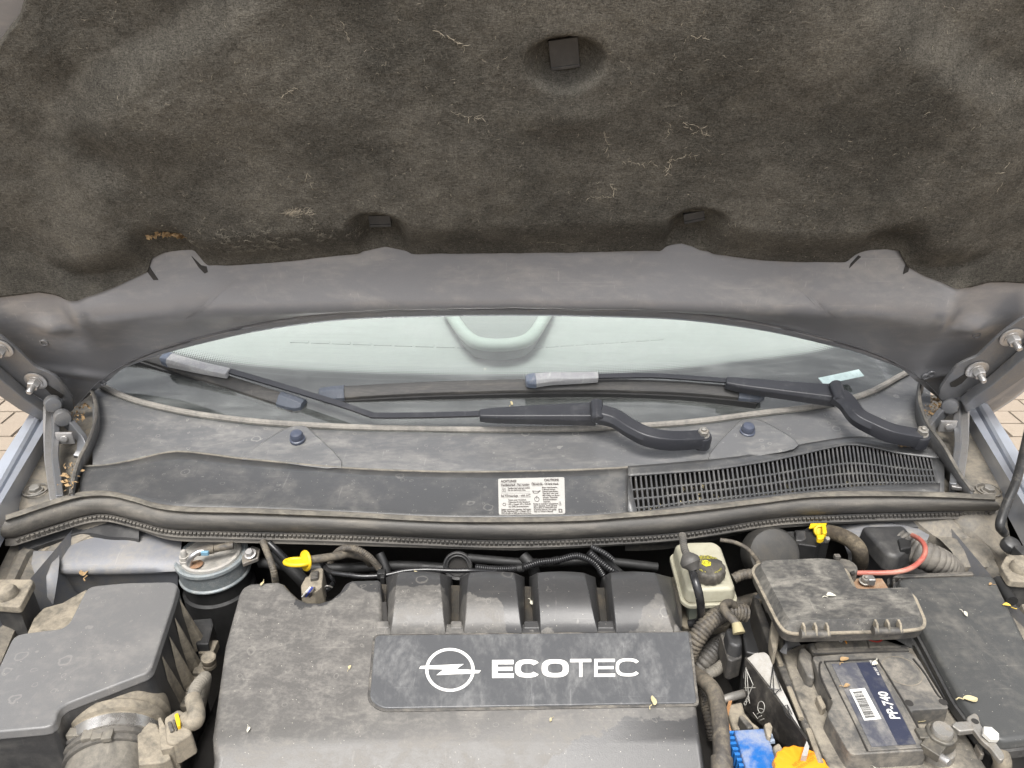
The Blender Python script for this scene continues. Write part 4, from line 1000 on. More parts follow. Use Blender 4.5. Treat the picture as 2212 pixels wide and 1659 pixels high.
# intake hose with clamp and flow sensor
hose = thing('intake_hose', 'ribbed intake hose with shiny metal clamp leaving the air filter housing', 'intake hose', (-.42, .55, .75))
AX = V3((.30, -1, -.16)).normalized(); O = V3((-.426, .592, .812))
part('bellows', MB().lathe(O, AX, [(.049, -.01), (.052, 0), (.0525, .007), (.049, .010), (.0475, .013), (.0505, .016), (.051, .026), (.047, .028), (.047, .032)], 48), M['mud'], hose)
part('clamp', MB().lathe(O, AX, [(.0475, .031), (.0492, .0312), (.0492, .044), (.0475, .0445)], 48, cap=False), plain('bright_steel_band', (.62, .60, .57), .28, metal=.85), hose)
part('cuff', MB().lathe(O, AX, [(.047, .030), (.0472, .046), (.0485, .047), (.0485, .051), (.0455, .052), (.046, .058), (.0445, .0585)], 48), M['rubber'], hose)
part('sensor_tube', MB().lathe(O, AX, [(.0425, .05), (.0425, .2), (.0425, .3)], 48), M['rubber_tan'], hose)
mb = MB()
for k in range(3): mb.box(O + AX * .055 + V3((-.012 + .010 * k, -.004, .0455)), (.010, .012, .006), Matrix.Rotation(.2, 3, 'Z'))
part('clamp_notch', mb.box(O + AX * .053 + V3((-.028, .0, .040)), (.014, .010, .008)), M['rubber_tan'], hose, bevel=.001)
sens = thing('airflow_sensor', 'dusty airflow sensor block with plug and yellow tab beside intake hose', 'sensor', (-.36, .55, .8))
b1 = Z(c6, ((880, 1430), (960, 1345), (1010, 1360), (1100, 1580), (1050, 1610), (890, 1625)), .838)
part('block', MB().prism(b1, flare(b1, .05, .002)), M['mud'], sens, bevel=.002)
b2 = Z(c6, ((1015, 1325), (1035, 1318), (1125, 1500), (1105, 1515), (1035, 1530)), .846)
part('block_plate', MB().prism(b2, flare(b2, .04, 0)), M['mud'], sens, bevel=.001)
b3 = Z(c6, ((1055, 1320), (1150, 1262), (1195, 1290), (1235, 1420), (1120, 1490), (1070, 1480)), .850)
plug = part('plug', MB().prism(b3, flare(b3, .03, .001)), M['mud'], sens, bevel=.003)
for q in (((1075, 1350), (1100, 1340), (1120, 1400), (1095, 1412)), ((1108, 1335), (1122, 1330), (1140, 1395), (1128, 1400))):
    P = Z(c6, q, .853); part('lug', MB().prism(P, flare(P, .006, 0)), M['dusty'], plug, bevel=.001)
P = Z(c6, ((1120, 1300), (1145, 1288), (1160, 1340), (1160, 1370), (1140, 1380), (1130, 1345)), .855); part('tab', MB().prism(P, flare(P, .006, 0)), M['yellow'], plug, bevel=.001)
bo = catmull([at(*c6(1205, 1340), .846), at(*c6(1250, 1345), .852), at(*c6(1262, 1290), .856), at(*c6(1240, 1200), .852)], 6)
part('boot', MB().tube(bo, lambda t, i: lerp(.0095, .0082, t), 14), M['mud'], sens)
cn = catmull([at(*c6(1238, 1205), .852), at(*c6(1262, 1130), .852), at(*c6(1305, 1078), .848), at(*c6(1318, 1075), .835), at(*c6(1300, 1180), .80), at(*c6(1270, 1300), .77)], 10)
part('conduit', MB().corrug(cn, .0065, .003, .09), M['rubber_tan'], sens)
wp = catmull([at(*c6(1130, 1500), .80), at(*c6(1140, 1590), .78), at(*c6(1110, 1700), .75)], 8)
part('cable', MB().corrug(wp, .006, .004, .06), M['hose'], sens)

# ---------------------------------------------------------------- body parts inside the bay
def strut(cols, rows_, name, mat):
    return part(name, MB().loft([[at(lerp(a, b, k / 10), v + dv * math.sin(math.pi * k / 10) + sk * (k / 10 - .5), z + bz * math.sin(math.pi * k / 10)) for k in range(11)] for (a, b), v, dv, sk, z, bz in rows_]), mat, body, angle=60)
strut(None, (((150, 400), 1120, 0, 0, .818, .008), ((140, 395), 1150, -6, -8, .822, .008), ((133, 392), 1180, -6, -14, .824, .006), ((130, 390), 1206, -4, -12, .822, .004), ((130, 388), 1226, 0, -6, .817, .002), ((130, 385), 1236, 2, -4, .812, 0), ((130, 385), 1240, 2, -4, .806, 0), ((131, 384), 1243, 2, -2, .800, 0), ((133, 384), 1275, 0, 0, .775, 0), ((150, 384), 1330, 0, 0, .70, 0)), 'strut_tower', M['bay_paint'])
strut(None, (((72, 128), 1190, 0, 0, .83, 0), ((68, 128), 1215, 0, 0, .828, .004), ((62, 125), 1245, 0, 0, .82, .004), ((48, 118), 1290, 0, 0, .80, .004), ((40, 105), 1345, 0, 0, .76, 0), ((30, 100), 1400, 0, 0, .68, 0)), 'wing_brace', M['bay_paint'])
tr = [[at(u, interp(BOT, u) + dv + 14 * math.exp(-((u - 235) / 40) ** 2) * (1 if dv > 10 else 0), z) for u in [lerp(40, 300, k / 26) for k in range(27)]] for dv, z in ((-6, .842), (14, .835), (30, .822), (33, .822), (36, .815))]
part('drain_tray', MB().loft(tr), M['plastic'], body, angle=30)
part('tray_lip', MB().tube(catmull([at(*D(u, v), .825) for u, v in ((82, 1202), (112, 1180), (150, 1172), (200, 1163), (245, 1155), (262, 1160), (275, 1150))], 6), .004, 8), M['mud'], body)
tp = [at(u, v, z) for u, v, z in ((80, 1203, .82), (118, 1186, .82), (130, 1194, .82), (215, 1186, .82), (218, 1178, .82), (205, 1196, .815), (150, 1204, .812))]
part('tray_end', MB().prism(tp, flare(tp, .008, 0)), M['mud'], body, bevel=.001)
# right side
strut(None, (((1790, 2010), 1100, 0, 0, .80, .02), ((1800, 2015), 1135, -4, 4, .825, .015), ((1815, 2005), 1160, -4, 6, .83, .012), ((1825, 1995), 1182, 0, 6, .822, .008), ((1830, 1992), 1196, 2, 4, .812, .004), ((1832, 1996), 1200, 2, 4, .806, 0), ((1834, 2010), 1250, 0, 4, .775, 0), ((1834, 2040), 1330, 0, 0, .70, 0)), 'strut_tower', M['bay_paint'])
strut(None, (((1990, 2100), 1140, 0, 0, .82, 0), ((2030, 2135), 1165, 0, 0, .832, .004), ((2055, 2150), 1190, 0, 0, .83, .004), ((2075, 2160), 1225, 0, 0, .822, .004), ((2092, 2166), 1238, 0, 0, .815, 0), ((2095, 2168), 1290, 0, 0, .75, 0)), 'wing_brace', M['channel'])
tr = [[at(u, interp(BOT, u) + dv, z) for u in [lerp(1930, 2090, k / 14) for k in range(15)]] for dv, z in ((-6, .842), (10, .835), (22, .825), (28, .82))]
part('drain_tray', MB().loft(tr), M['plastic'], body, angle=30)
part('tray_lip', MB().tube(catmull([at(*c8(x, y), .825) for x, y in ((1710, 135), (1780, 110), (1860, 105), (1930, 130), (1940, 150))], 6), .004, 8), M['mud'], body)

# ---------------------------------------------------------------- bump stops
def stop(label, f, pts, ball, z, hgt):
    t = thing('bump_stop', label, 'bump stop', at(*f(*ball), z - hgt), 'hood bump stops')
    P = round_poly(Z(f, pts, z), .004, 2)
    part('pad', MB().prism(P, flare(P, .010, .001)), M['mud'], t, bevel=.002)
    part('bracket', MB().prism(flare(P, .010, -.003), flare(P, hgt, -.002)), M['plastic'], t, bevel=.002)
    o = at(*f(*ball), z)
    part('buffer', MB().lathe(o - V3((0, 0, .002)), (0, 0, 1), [(.0155, 0), (.0155, .002), (.0128, .003), (.0125, .009), (.0095, .0135), (.003, .0155)], 28), M['mud'], t)
stop('square grey bump stop with domed buffer beside the air filter housing', c6, ((-120, 430), (205, 430), (215, 445), (125, 612), (-120, 590)), (45, 540), .862, .09)
stop('angular grey bump stop with domed buffer beside the plain black box', c8, ((2100, 275), (2330, 270), (2330, 455), (2120, 440), (2062, 345)), (2190, 375), .872, .09)
st = thing('support_rod', 'thin chipped black hood support rod standing beside the silver fender', 'support rod', at(2172, 1152, .86))
rp = catmull([at(2222, 930, .955), at(2212, 975, .945), at(2195, 1040, .93), at(2172, 1095, .91), at(2160, 1135, .895), at(2170, 1152, .88)], 8)
part('rod', MB().tube(rp, .0058, 12), dirty('chipped_black_rod', (.02, .02, .02), (.22, .20, .17), .28, 60, .4, .8), st)
o = at(2183, 1168, .87); part('pivot', MB().lathe(o - V3((0, 0, .012)), (.1, -.3, 1), [(.011, 0), (.012, .005), (.011, .012), (.006, .015)], 20).box(o + V3((.005, -.03, -.005)), (.018, .035, .014)), M['plastic'], st, bevel=.001)

# ---------------------------------------------------------------- fuel filter canister
ff = thing('fuel_filter', 'round metal fuel filter canister with corroded top, half under the seal', 'fuel filter', (-.4, .8, .7))
fo = at(446, 1246, .82) + V3((0, .048, 0)); fo.x = at(446, 1215, .82).x; KZ = .042
fx = V3((-.03, -.02, 1)).normalized()
part('can', MB().lathe(fo, fx, [(.0385, -.006), (.0395, -.002), (.0455, .001), (.0485, .0), (.049, -.004), (.0465, -.007), (.0465, -.026), (.0485, -.028), (.0485, -.030), (.046, -.031)], 48), M['alu'], ff)
part('can_top', MB().lathe(fo, fx, [(.0408, -.006), (.040, .002), (.0365, .003), (.0325, .0), (.005, .0005)], 48), M['alu_top'], ff)
part('sleeve', MB().lathe(fo, fx, [(.0455, -.029), (.0455, -.052), (.049, -.055), (.049, -.14)], 48), M['black'], ff)
o = at(399, 1206, .826)
part('fitting', MB().lathe(o - V3((0, 0, .006)), fx, [(.0075, 0), (.0075, .004), (.006, .005)], 20).lathe(o - V3((0, 0, .002)), fx, [(.0072, 0), (.0072, .006)], 6).lathe(o + V3((0, 0, .004)), fx, [(.0045, 0), (.004, .007), (.003, .009)], 14), M['alu_top'], ff)
pp = catmull([at(412, 1223, .820), at(409, 1214, .829), at(415, 1202, .838), at(428, 1193, .841), at(440, 1190, .841)], 6)
part('pipe', MB().tube(pp, .0040, 12), M['metal'], ff)
part('rust_patch', MB().lathe(at(424, 1219, .8225), fx, [(.009, 0), (.006, .0012), (.002, .0015)], 18), M['rust'], ff)
hp_ = [at(u, v, .840) for u, v in ((428, 1191), (462, 1186), (470, 1184), (504, 1178), (540, 1172))]
part('connector', MB().tube(hp_[:2], .0062, 10).tube(hp_[1:3] + [hp_[3]], .0052, 10), M['hose'], ff)
part('connector_tab', MB().box(at(443, 1195, .846), (.010, .004, .006)), plain('pale_blue_clip', (.16, .30, .40), .5), ff, bevel=.0006)
o = at(541, 1197, .826)
bp_ = [at(u, v, .822) for u, v in ((520, 1195), (545, 1178), (562, 1185), (558, 1205), (524, 1218))]
part('bracket', MB().prism(bp_, flare(bp_, .006, 0)), M['metal_dull'], ff, bevel=.001)
part('bolt', MB().hexbolt(o, (-.1, -.4, 1), .0058, .006, 1.4, 0), M['metal'], ff)

# ---------------------------------------------------------------- dipstick
dip = thing('oil_dipstick', 'bright yellow oil dipstick ring behind the engine cover notch', 'dipstick', at(650, 1212, .83))
lp = [at(*c6(1912 + 80 * math.cos(a), 322 + 20 * math.sin(a) - 0.02 * 80 * math.cos(a)), .848 + .003 * math.sin(a)) for a in [2 * math.pi * k / 24 for k in range(25)]]
part('ring', MB().tube(lp, .0030, 10), M['yellow'], dip)
part('web', MB().prism([p + V3((0, 0, .001)) for p in lp[:-1]], [p - V3((0, 0, .001)) for p in lp[:-1]]), M['yellow'], dip)
dc = at(*c6(1957, 315), .848); da = V3((-.75, -.6, .25)).normalized()
part('collar', MB().lathe(dc - da * .004, da, [(.0132, 0), (.014, .0015), (.0132, .004), (.008, .005), (.005, .007)], 28), M['yellow'], dip)
tb = catmull([dc, at(*c6(2050, 300), .846), at(*c6(2180, 282), .84), at(*c7(60, 270), .835), at(*c7(170, 300), .82), at(*c7(210, 370), .79)], 8)
part('tube', MB().tube(tb, .0055, 12), M['hose'], dip)

# ---------------------------------------------------------------- wiring behind the cover
def cable(name, label, cat, pts, r, mat, corr=None, group=None, seg=10):
    P = catmull([at(*q[:2], q[2]) for q in pts], 10)
    mb = MB(); mb.corrug(P, r, corr[0], corr[1], 10) if corr else mb.tube(P, r, seg)
    o = part(name, mb, mat, loc=P[0]); return tag(o, label, cat, group)
q6 = lambda x, y, z: (*c6(x, y), z); q7 = lambda x, y, z: (*c7(x, y), z); q8 = lambda x, y, z: (*c8(x, y), z)
cable('conduit', 'thin upright ribbed conduit between fuel filter and yellow dipstick', 'conduit', [q6(1690, 190, .85), q6(1730, 290, .845), q6(1760, 380, .84), q6(1775, 470, .81)], .0042, M['hose'], (.0026, .1))
cable('black_cable', 'smooth black cable sloping down to the yellow dipstick', 'cable', [q6(1730, 200, .845), q6(1790, 260, .835), q6(1850, 330, .82)], .0046, M['black_gloss'])
cable('conduit', 'ribbed conduit arching over the dipstick tube', 'conduit', [q6(2120, 340, .80), q6(2150, 280, .82), q7(20, 235, .845), q7(110, 240, .85), q7(190, 290, .84), q7(250, 360, .82)], .0042, M['hose'], (.0026, .1))
cable('black_cable', 'glossy black cable looping behind the cover to the big grommet', 'cable', [q6(2050, 480, .80), q6(2100, 500, .81), q6(2140, 440, .80), q7(-120, 330, .82), q7(-60, 385, .835), q7(60, 405, .838), q7(160, 415, .838), q7(300, 405, .838), q7(420, 380, .84), q7(560, 372, .84), q7(700, 378, .84), q7(860, 378, .84), q7(1000, 384, .83)], .0032, M['black_gloss'])
cl = tag(part('cable_clip', MB().box(at(*c7(268, 400), .842), (.011, .010, .010)).box(at(*c7(278, 445), .835), (.006, .010, .02)), M['black'], loc=at(*c7(268, 400), .83), bevel=.0015), 'small black clip holding the glossy cable above the cover', 'clip')
gr = thing('grommet', 'large black rubber ring grommet on the firewall behind the cover', 'grommet', at(*c7(757, 340), .82))
go = at(*c7(757, 345), .822); ga = V3((0, -1, .45))
part('ring', MB().lathe(go, ga, [(.0192, -.004), (.0200, 0), (.0192, .004), (.0180, .005), (.0168, .004), (.0150, .002), (.0138, .003), (.0125, .0), (.012, -.006)], 40, cap=False), M['plastic'], gr)
part('core', MB().lathe(go, ga, [(.013, -.004), (.002, -.005)], 30), M['void'], gr)
cable('wiring_loom', 'black ribbed wiring loom running along the firewall behind the cover', 'wiring loom', [q7(870, 355, .83), q7(1000, 368, .828), q7(1160, 360, .83), q7(1280, 325, .838), q7(1400, 310, .84), q7(1500, 285, .843), q7(1560, 290, .842), q7(1640, 330, .835), q7(1690, 400, .82)], .0044, M['black_gloss'], (.0028, .12))
for x, y, tl_ in ((1160, 362, 'black tape band on the loom nearer the ring grommet'), (1392, 312, 'black tape band on the loom nearer the reservoir')):
    o = tag(part('loom_tape', MB().tube([at(*c7(x - 16, y + 3), .834), at(*c7(x + 16, y - 3), .836)], .0056, 14), M['black'], loc=at(*c7(x, y), .83)), tl_, 'tape', 'tape bands on the loom')
cable('wiring_branch', 'short glossy loom branch beside the brake fluid reservoir', 'wiring loom', [q7(1600, 255, .85), q7(1660, 310, .84), q7(1740, 370, .83), q7(1800, 410, .81)], .0042, M['black_gloss'], (.003, .12))
cable('wiring_branch', 'short glossy loom branch hanging from under the seal', 'wiring loom', [q7(1620, 225, .85), q7(1700, 265, .848), q7(1760, 310, .84)], .0036, M['black_gloss'], (.003, .12))
# plug in the cover notch
pg = thing('wiring_plug', 'grey wiring plug with blue and white wires in the cover notch', 'plug', at(*c6(2010, 470), .80))
P = Z(c6, ((1935, 470), (1965, 415), (1985, 410), (2000, 370), (2060, 355), (2080, 360), (2070, 480), (2020, 520), (1940, 520)), .832)
part('shell', MB().prism(P, flare(P, .03, .002)), M['mud'], pg, bevel=.0025)
P = Z(c6, ((2000, 385), (2050, 372), (2045, 420), (1995, 430)), .837); part('latch', MB().prism(P, flare(P, .008, 0)), M['dusty'], pg, bevel=.001)
for k, m_ in enumerate(('print_white', 'wire_blue', 'print_grey')):
    if m_ == 'wire_blue': M[m_] = plain('blue_wire', (.05, .07, .3), .4)
    part('wire', MB().tube([at(*c6(1995 + k * 14, 485), .836), at(*c6(1970 + k * 18, 515), .836), at(*c6(1945 + k * 22, 545), .825)], .0014, 6), M[m_], pg)
cable('wire_loop', 'thin bare wire hook beside the grey plug in the notch', 'wire', [q6(2095, 540, .80), q6(2090, 490, .82), q6(2105, 475, .825), q6(2135, 485, .82)], .0012, M['metal_dull'])

# ---------------------------------------------------------------- brake fluid reservoir
bf = thing('brake_fluid_reservoir', 'yellowed brake fluid reservoir with black screw cap', 'reservoir', at(*c8(180, 400), .80))
t8 = round_poly(Z(c8, ((-30, 205), (40, 190), (215, 186), (262, 215), (352, 470), (335, 488), (75, 500), (45, 480)), .868), .006, 3)
part('upper_tank', MB().prism(t8, flare(t8, .022, .003)), M['ivory'], bf, bevel=.005, seg=3)
sm = flare(t8, .020, .006); part('seam', MB().prism(sm, flare(sm, .006, 0)), M['ivory'], bf, bevel=.0015)
lw = flare(t8, .024, -.002); part('lower_tank', MB().prism(lw, flare(lw, .035, -.006)), M['ivory_low'], bf, bevel=.004, seg=3)
part('base', MB().prism(flare(t8, .058, .004), flare(t8, .075, .0)), M['mud'], bf, bevel=.002)
co = at(*c8(182, 345), .884); cax = V3((.02, -.06, 1)).normalized()
mb = MB(); rows = []
for r_, h_ in ((.0202, -.014), (.0212, -.012), (.0212, -.003), (.0198, .0), (.018, .0010), (.003, .0010)):
    rows.append([co + cax * h_ + V3((math.cos(a), math.sin(a), 0)) * (r_ + (.0007 * math.cos(14 * a) if r_ > .0195 else 0)) for a in [2 * math.pi * k / 112 for k in range(112)]])
mb.loft(rows, close_u=True, cap=True)
cap = part('cap', mb, dirty('dusty_dark_cap', (.045, .042, .038), (.14, .125, .10), .5, 40, .5, .8), bf, label='black scalloped screw cap with yellow warning print')
mbp = MB(); hx = [co + cax * .0018 + V3((math.cos(a), math.sin(a), 0)) * .0062 for a in [R(60 * k + 15) for k in range(6)]]
mbp.prism([p + V3((-.002, .003, 0)) for p in hx], [p + V3((-.002, .003, -.0006)) for p in hx])
M['print_yellow'] = plain('yellow_print', (.62, .56, .03), .5, vary=.05)
part('yellow_hexagon', mbp, M['print_yellow'], cap, smooth=False)
mbp = MB(); hc_ = co + cax * .0024 + V3((-.002, .003, 0))
for r_ in (.0030,):
    for i in range(20):
        a, b = 2 * math.pi * i / 20, 2 * math.pi * (i + 1) / 20; e = lambda a, q: hc_ + V3((math.cos(a), math.sin(a), 0)) * q
        mbp.add([e(a, r_), e(b, r_), e(b, r_ - .0006), e(a, r_ - .0006)], [(0, 1, 2, 3)])
for s_ in (-1, 1):
    for i in range(6):
        a, b = R(s_ * 90 - 50 + i * 16.6 - 90), R(s_ * 90 - 50 + (i + 1) * 16.6 - 90); mbp.add([e(a, .0048), e(b, .0048), e(b, .0042), e(a, .0042)], [(0, 1, 2, 3)])
part('brake_symbol', mbp, M['print_black'], cap, smooth=False)
def arc_text(mb, body, c, r, a0, a1, size):
    n = len(body)
    for i, ch in enumerate(body):
        if ch == ' ': continue
        a = R(lerp(a0, a1, (i + .5) / n)); tdir = V3((math.sin(a), -math.cos(a), 0)); ndir = V3((math.cos(a), math.sin(a), 0))
        put_text(mb, ch, c + ndir * r - tdir * size * .3, tdir, ndir, size)
mbp = MB(); tc_ = co + cax * .0019
for r_, tx, a0, a1 in ((.0160, 'WARNING CLEAN FILLER CAP', 175, 40), (.0136, 'BEFORE REMOVING USE ONLY', 170, 50), (.0112, 'DOT 4 FLUID FROM', 160, 70), (.0145, 'SEALED', -25, -75), (.0145, 'DOT 4', 215, 245)): arc_text(mbp, tx, tc_, r_, a0, a1, .0028)
part('cap_print', mbp, M['print_yellow'], cap, smooth=False)
vh = thing('vacuum_hose', 'black hose with bulging check valve passing before the brake fluid reservoir', 'hose', at(*c8(120, 600), .84))
hp1 = catmull([at(*c8(15, 150), .90), at(*c8(30, 240), .905), at(*c8(60, 300), .908)], 6)
part('upper_hose', MB().corrug(hp1, .0045, .004, .06), M['rubber'], vh)
vo_ = at(*c8(68, 325), .908); va = V3((.25, -.45, -.4)).normalized()
part('check_valve', MB().lathe(vo_ - va * .010, va, [(.0045, -.002), (.0085, .002), (.0118, .006), (.0120, .009), (.0118, .0115), (.0075, .016), (.0055, .020)], 28), M['rubber'], vh)
hp2 = catmull([at(*c8(80, 375), .90), at(*c8(100, 450), .898), at(*c8(125, 540), .885), at(*c8(135, 630), .86), at(*c8(125, 700), .83), at(*c8(60, 720), .82)], 8)
part('lower_hose', MB().tube(hp2, .0050, 14), M['black_gloss'], vh)

# ---------------------------------------------------------------- brake booster and things under the seal
bb = tag(part('brake_booster', MB().lathe(at(*c8(600, 270), .835), (0, -.8, .62), [(.036, -.03), (.036, 0), (.033, .006), (.026, .009), (.012, .010), (.0, .010)], 48), dirty('dusty_dark_booster', (.03, .029, .027), (.085, .075, .06), .5, 12, .6, .9), loc=at(*c8(590, 260), .8)), 'round dark brake booster dome behind the fuse box', 'brake booster')
cable('thin_hose', 'thin dusty hose curving past the brake booster into the fuse box', 'hose', [q8(260, 180, .86), q8(350, 195, .862), q8(430, 235, .862), q8(480, 290, .862), q8(505, 330, .87)], .0028, M['hose'])
cable('hose_stub', 'short ribbed hose stub between brake reservoir and fuse box', 'hose', [q8(345, 430, .85), q8(400, 405, .855), q8(480, 395, .86), q8(520, 395, .86)], .0065, M['hose'], (.005, .04))
cable('dark_pipe', 'dark pipe below the brake fluid reservoir beside fuse box', 'pipe', [q8(300, 580, .80), q8(380, 590, .80), q8(440, 575, .80), q8(500, 560, .80)], .009, M['hose'])
yc = thing('pipe_coupling', 'black pipe coupling with yellow locking cap under the seal', 'coupling', at(*c8(870, 150), .82))
mb = MB(); P = Z(c8, ((500, 130), (740, 118), (760, 190), (640, 180), (560, 160)), .835); part('duct', MB().prism(P, flare(P, .02, 0)), M['plastic'], yc, bevel=.003)
P = Z(c8, ((735, 115), (800, 110), (820, 95), (955, 90), (960, 190), (900, 200), (880, 222), (760, 205)), .842); part('body', MB().prism(P, flare(P, .03, .0)), M['black'], yc, bevel=.002)
P = Z(c8, ((748, 120), (808, 118), (815, 170), (785, 185), (742, 180)), .847); part('latch', MB().prism(P, flare(P, .01, 0)), M['plastic'], yc, bevel=.002)
P = Z(c8, ((840, 72), (946, 70), (935, 92), (830, 100)), .852); part('yellow_flag', MB().prism(P, flare(P, .003, 0)), M['yellow'], yc, bevel=.0008)
yo = at(*c8(902, 122), .852); ya = V3((-.1, -.7, .6)).normalized()
part('yellow_cap', MB().lathe(yo - ya * .006, ya, [(.0080, 0), (.0086, .002), (.0080, .006), (.0058, .007), (.0045, .004)], 24), M['yellow'], yc)
P = Z(c8, ((912, 82), (940, 88), (946, 130), (935, 138), (918, 132)), .860); part('yellow_clip', MB().prism(P, flare(P, .008, 0)), M['yellow'], yc, bevel=.001)
P = Z(c8, ((878, 145), (930, 142), (928, 165), (905, 174), (884, 168)), .858); part('yellow_clip', MB().prism(P, flare(P, .008, 0)), M['yellow'], yc, bevel=.0015)
part('bleed_nipple', MB().lathe(at(*c8(945, 178), .845), (0, -.4, 1), [(.0038, -.004), (.0038, .003), (.003, .004)], 6), M['metal_dull'], yc)
cable('foam_hose', 'thick brown foam covered hose bending down beside the fuse box', 'hose', [q8(950, 130, .845), q8(1020, 145, .85), q8(1100, 185, .852), q8(1150, 240, .848), q8(1160, 300, .83), q8(1150, 370, .80)], .0105, dirty('brown_foam', (.045, .036, .026), (.20, .165, .11), .5, 30, .85, .95, grain=.4), seg=16)
lc = thing('loom_box', 'black loom housing feeding a wide ribbed conduit under the seal', 'loom housing', at(*c8(1350, 200), .82))
P = Z(c8, ((1170, 85), (1440, 80), (1500, 150), (1490, 225), (1400, 285), (1330, 265), (1190, 110)), .862); part('housing', MB().prism(P, flare(P, .03, .002)), M['plastic'], lc, bevel=.006, seg=3)
P = Z(c8, ((1400, 170), (1425, 165), (1490, 180), (1490, 225), (1420, 240)), .866); part('latch', MB().prism(P, flare(P, .012, 0)), M['black'], lc, bevel=.002)
P = catmull([at(*c8(x, y), z) for x, y, z in ((1400, 200, .845), (1480, 240, .845), (1580, 285, .845), (1660, 320, .838), (1720, 365, .82), (1745, 400, .79))], 10)
part('ribbed_conduit', MB().corrug(P, .0185, .006, .06, 20), M['rubber'], lc)
M['red'] = dirty('faded_red_cable', (.34, .085, .065), (.46, .34, .25), .55, 30, .4, .7, stretch=(.4, .4, 3), grain=.08)
cable('red_cable', 'faded red battery cable curving from loom housing to fuse box', 'cable', [q8(1495, 150, .872), q8(1540, 175, .880), q8(1572, 215, .884), q8(1575, 265, .884), q8(1545, 315, .882), q8(1485, 360, .880), q8(1400, 385, .876), q8(1300, 392, .872), q8(1200, 392, .87), q8(1110, 393, .87)], .0032, M['red'], seg=12)

# ---------------------------------------------------------------- fuse box
fz = thing('fuse_box', 'dusty black fuse box with L-shaped lid over the battery', 'fuse box', at(*c8(1000, 550), .80))
M['fuse'] = dirty('scuffed_dusty_plastic', (.055, .054, .052), (.24, .225, .195), .56, 20, .45, .8, stretch=(1, 1.8, 1), speck=.02)
lid = round_poly(Z(c8, ((500, 340), (520, 302), (905, 286), (1000, 296), (1060, 330), (1132, 484), (1465, 472), (1500, 500), (1562, 640), (1555, 680), (1440, 694), (760, 712), (700, 705), (665, 660)), .905), [.004, .008, .006, .008, .008, .006, .008, .006, .01, .01, .01, .01, .01, .008], 3)
part('lid', MB().prism([p for p in offset_xy(lid, -.003)], flare(lid, .011, .003)), M['fuse'], fz, bevel=.006, seg=4)
g_ = flare(lid, .0108, .0062); part('gasket', MB().prism(g_, flare(g_, .002, 0)), M['mud'], fz, bevel=.0008)
g2 = flare(lid, .0128, .0052); part('tub', MB().prism(g2, flare(g2, .012, -.002)), M['dusty'], fz, bevel=.002)
g3 = flare(lid, .0248, -.012); part('tub_bottom', MB().prism(g3, flare(g3, .02, -.014)), M['plastic'], fz, bevel=.003)
for cx, cy in ((872, 778), (1338, 757)):
    o = at(*c8(cx, cy + 8), .8985); h_ = part('clip', MB().tube([o + V3((-.0145, 0, 0)), o + V3((.0145, 0, 0))], .0042, 12).tube([o + V3((-.016, 0, 0)), o + V3((-.013, 0, 0))], .0050, 12), M['dusty'], fz)
    for k in (-.0125, 0, .0125): part('clip_lug', MB().prism([o + V3((k - .0013, a * .7, b * .75)) for a, b in ((-.006, .002), (.002, .012), (.011, .013), (.012, .002), (0, -.004))], [o + V3((k + .0013, a * .7, b * .75)) for a, b in ((-.006, .002), (.002, .012), (.011, .013), (.012, .002), (0, -.004))]), M['mud'], h_, bevel=.0008)
cb = [V3((math.cos(a), math.sin(a), 0)) for a in [2 * math.pi * k / 28 for k in range(28)]]
o = at(*c8(1062, 345), .893); part('cable_boss', MB().prism([o + c * .0145 for c in cb], [o + c * .0155 + V3((0, 0, -.03)) for c in cb]), M['dusty'], fz, bevel=.002)
P = Z(c8, ((1095, 385), (1122, 375), (1124, 400), (1104, 402)), .895); part('boss_slot', MB().prism(P, flare(P, .002, 0)), M['void'], fz)
part('lid_latch', MB().box(at(*c8(1010, 290), .903), (.007, .006, .006)), M['dusty'], fz, bevel=.001)
o = at(*c8(1150, 455), .882); part('terminal_strap', MB().box(o + V3((.012, .002, -.006)), (.045, .022, .004)), M['rust'], fz, bevel=.001)
part('terminal_nut', MB().hexbolt(at(*c8(1185, 448), .882), (0, -.2, 1), .0052, .006, 1.2, .002), M['metal_dull'], fz)
part('terminal_clamp', MB().box(at(*c8(1225, 440), .886), (.009, .010, .010)), M['metal'], fz, bevel=.002)
part('side_latch', MB().box(at(*c8(565, 590), .868), (.008, .018, .014)), M['dusty'], fz, bevel=.002)

# ---------------------------------------------------------------- battery and tray
bt = thing('battery', 'dust covered car battery with PP-740 label and bare terminal', 'battery', at(*c8(1350, 1250), .66))
cs = Z(c8, ((590, 700), (1400, 660), (1545, 900), (1700, 1200), (1790, 1340), (1985, 1660), (2050, 1780), (1000, 1850), (940, 1600), (760, 1200)), .838)
M['battery'] = dirty('tan_dusted_battery_case', (.07, .066, .06), (.27, .24, .19), .72, 24, .55, .9, speck=.03)
part('case', MB().prism(cs, flare(cs, .18, .0)), M['battery'], bt, bevel=.003)
ZB = .858
M['batt_top'] = dirty('dusty_battery_cover', (.075, .073, .070), (.25, .225, .185), .55, 26, .5, .85)
cv = round_poly(Z(c8, ((848, 925), (1120, 905), (1470, 895), (1540, 945), (1600, 1050), (1728, 1252), (1722, 1262), (1484, 1276), (1592, 1520), (1586, 1532), (1110, 1560), (1080, 1535), (945, 1300), (985, 1222), (900, 1060)), ZB), .004, 2)
part('top_cover', MB().prism(cv, flare(cv, .024, .001)), M['batt_top'], bt, bevel=.0022, seg=2)
wall = Z(c8, ((768, 870), (800, 862), (850, 915), (868, 1070), (820, 1050), (765, 940)), .853); part('cover_tab', MB().prism(wall, flare(wall, .02, 0)), M['batt_top'], bt, bevel=.003)
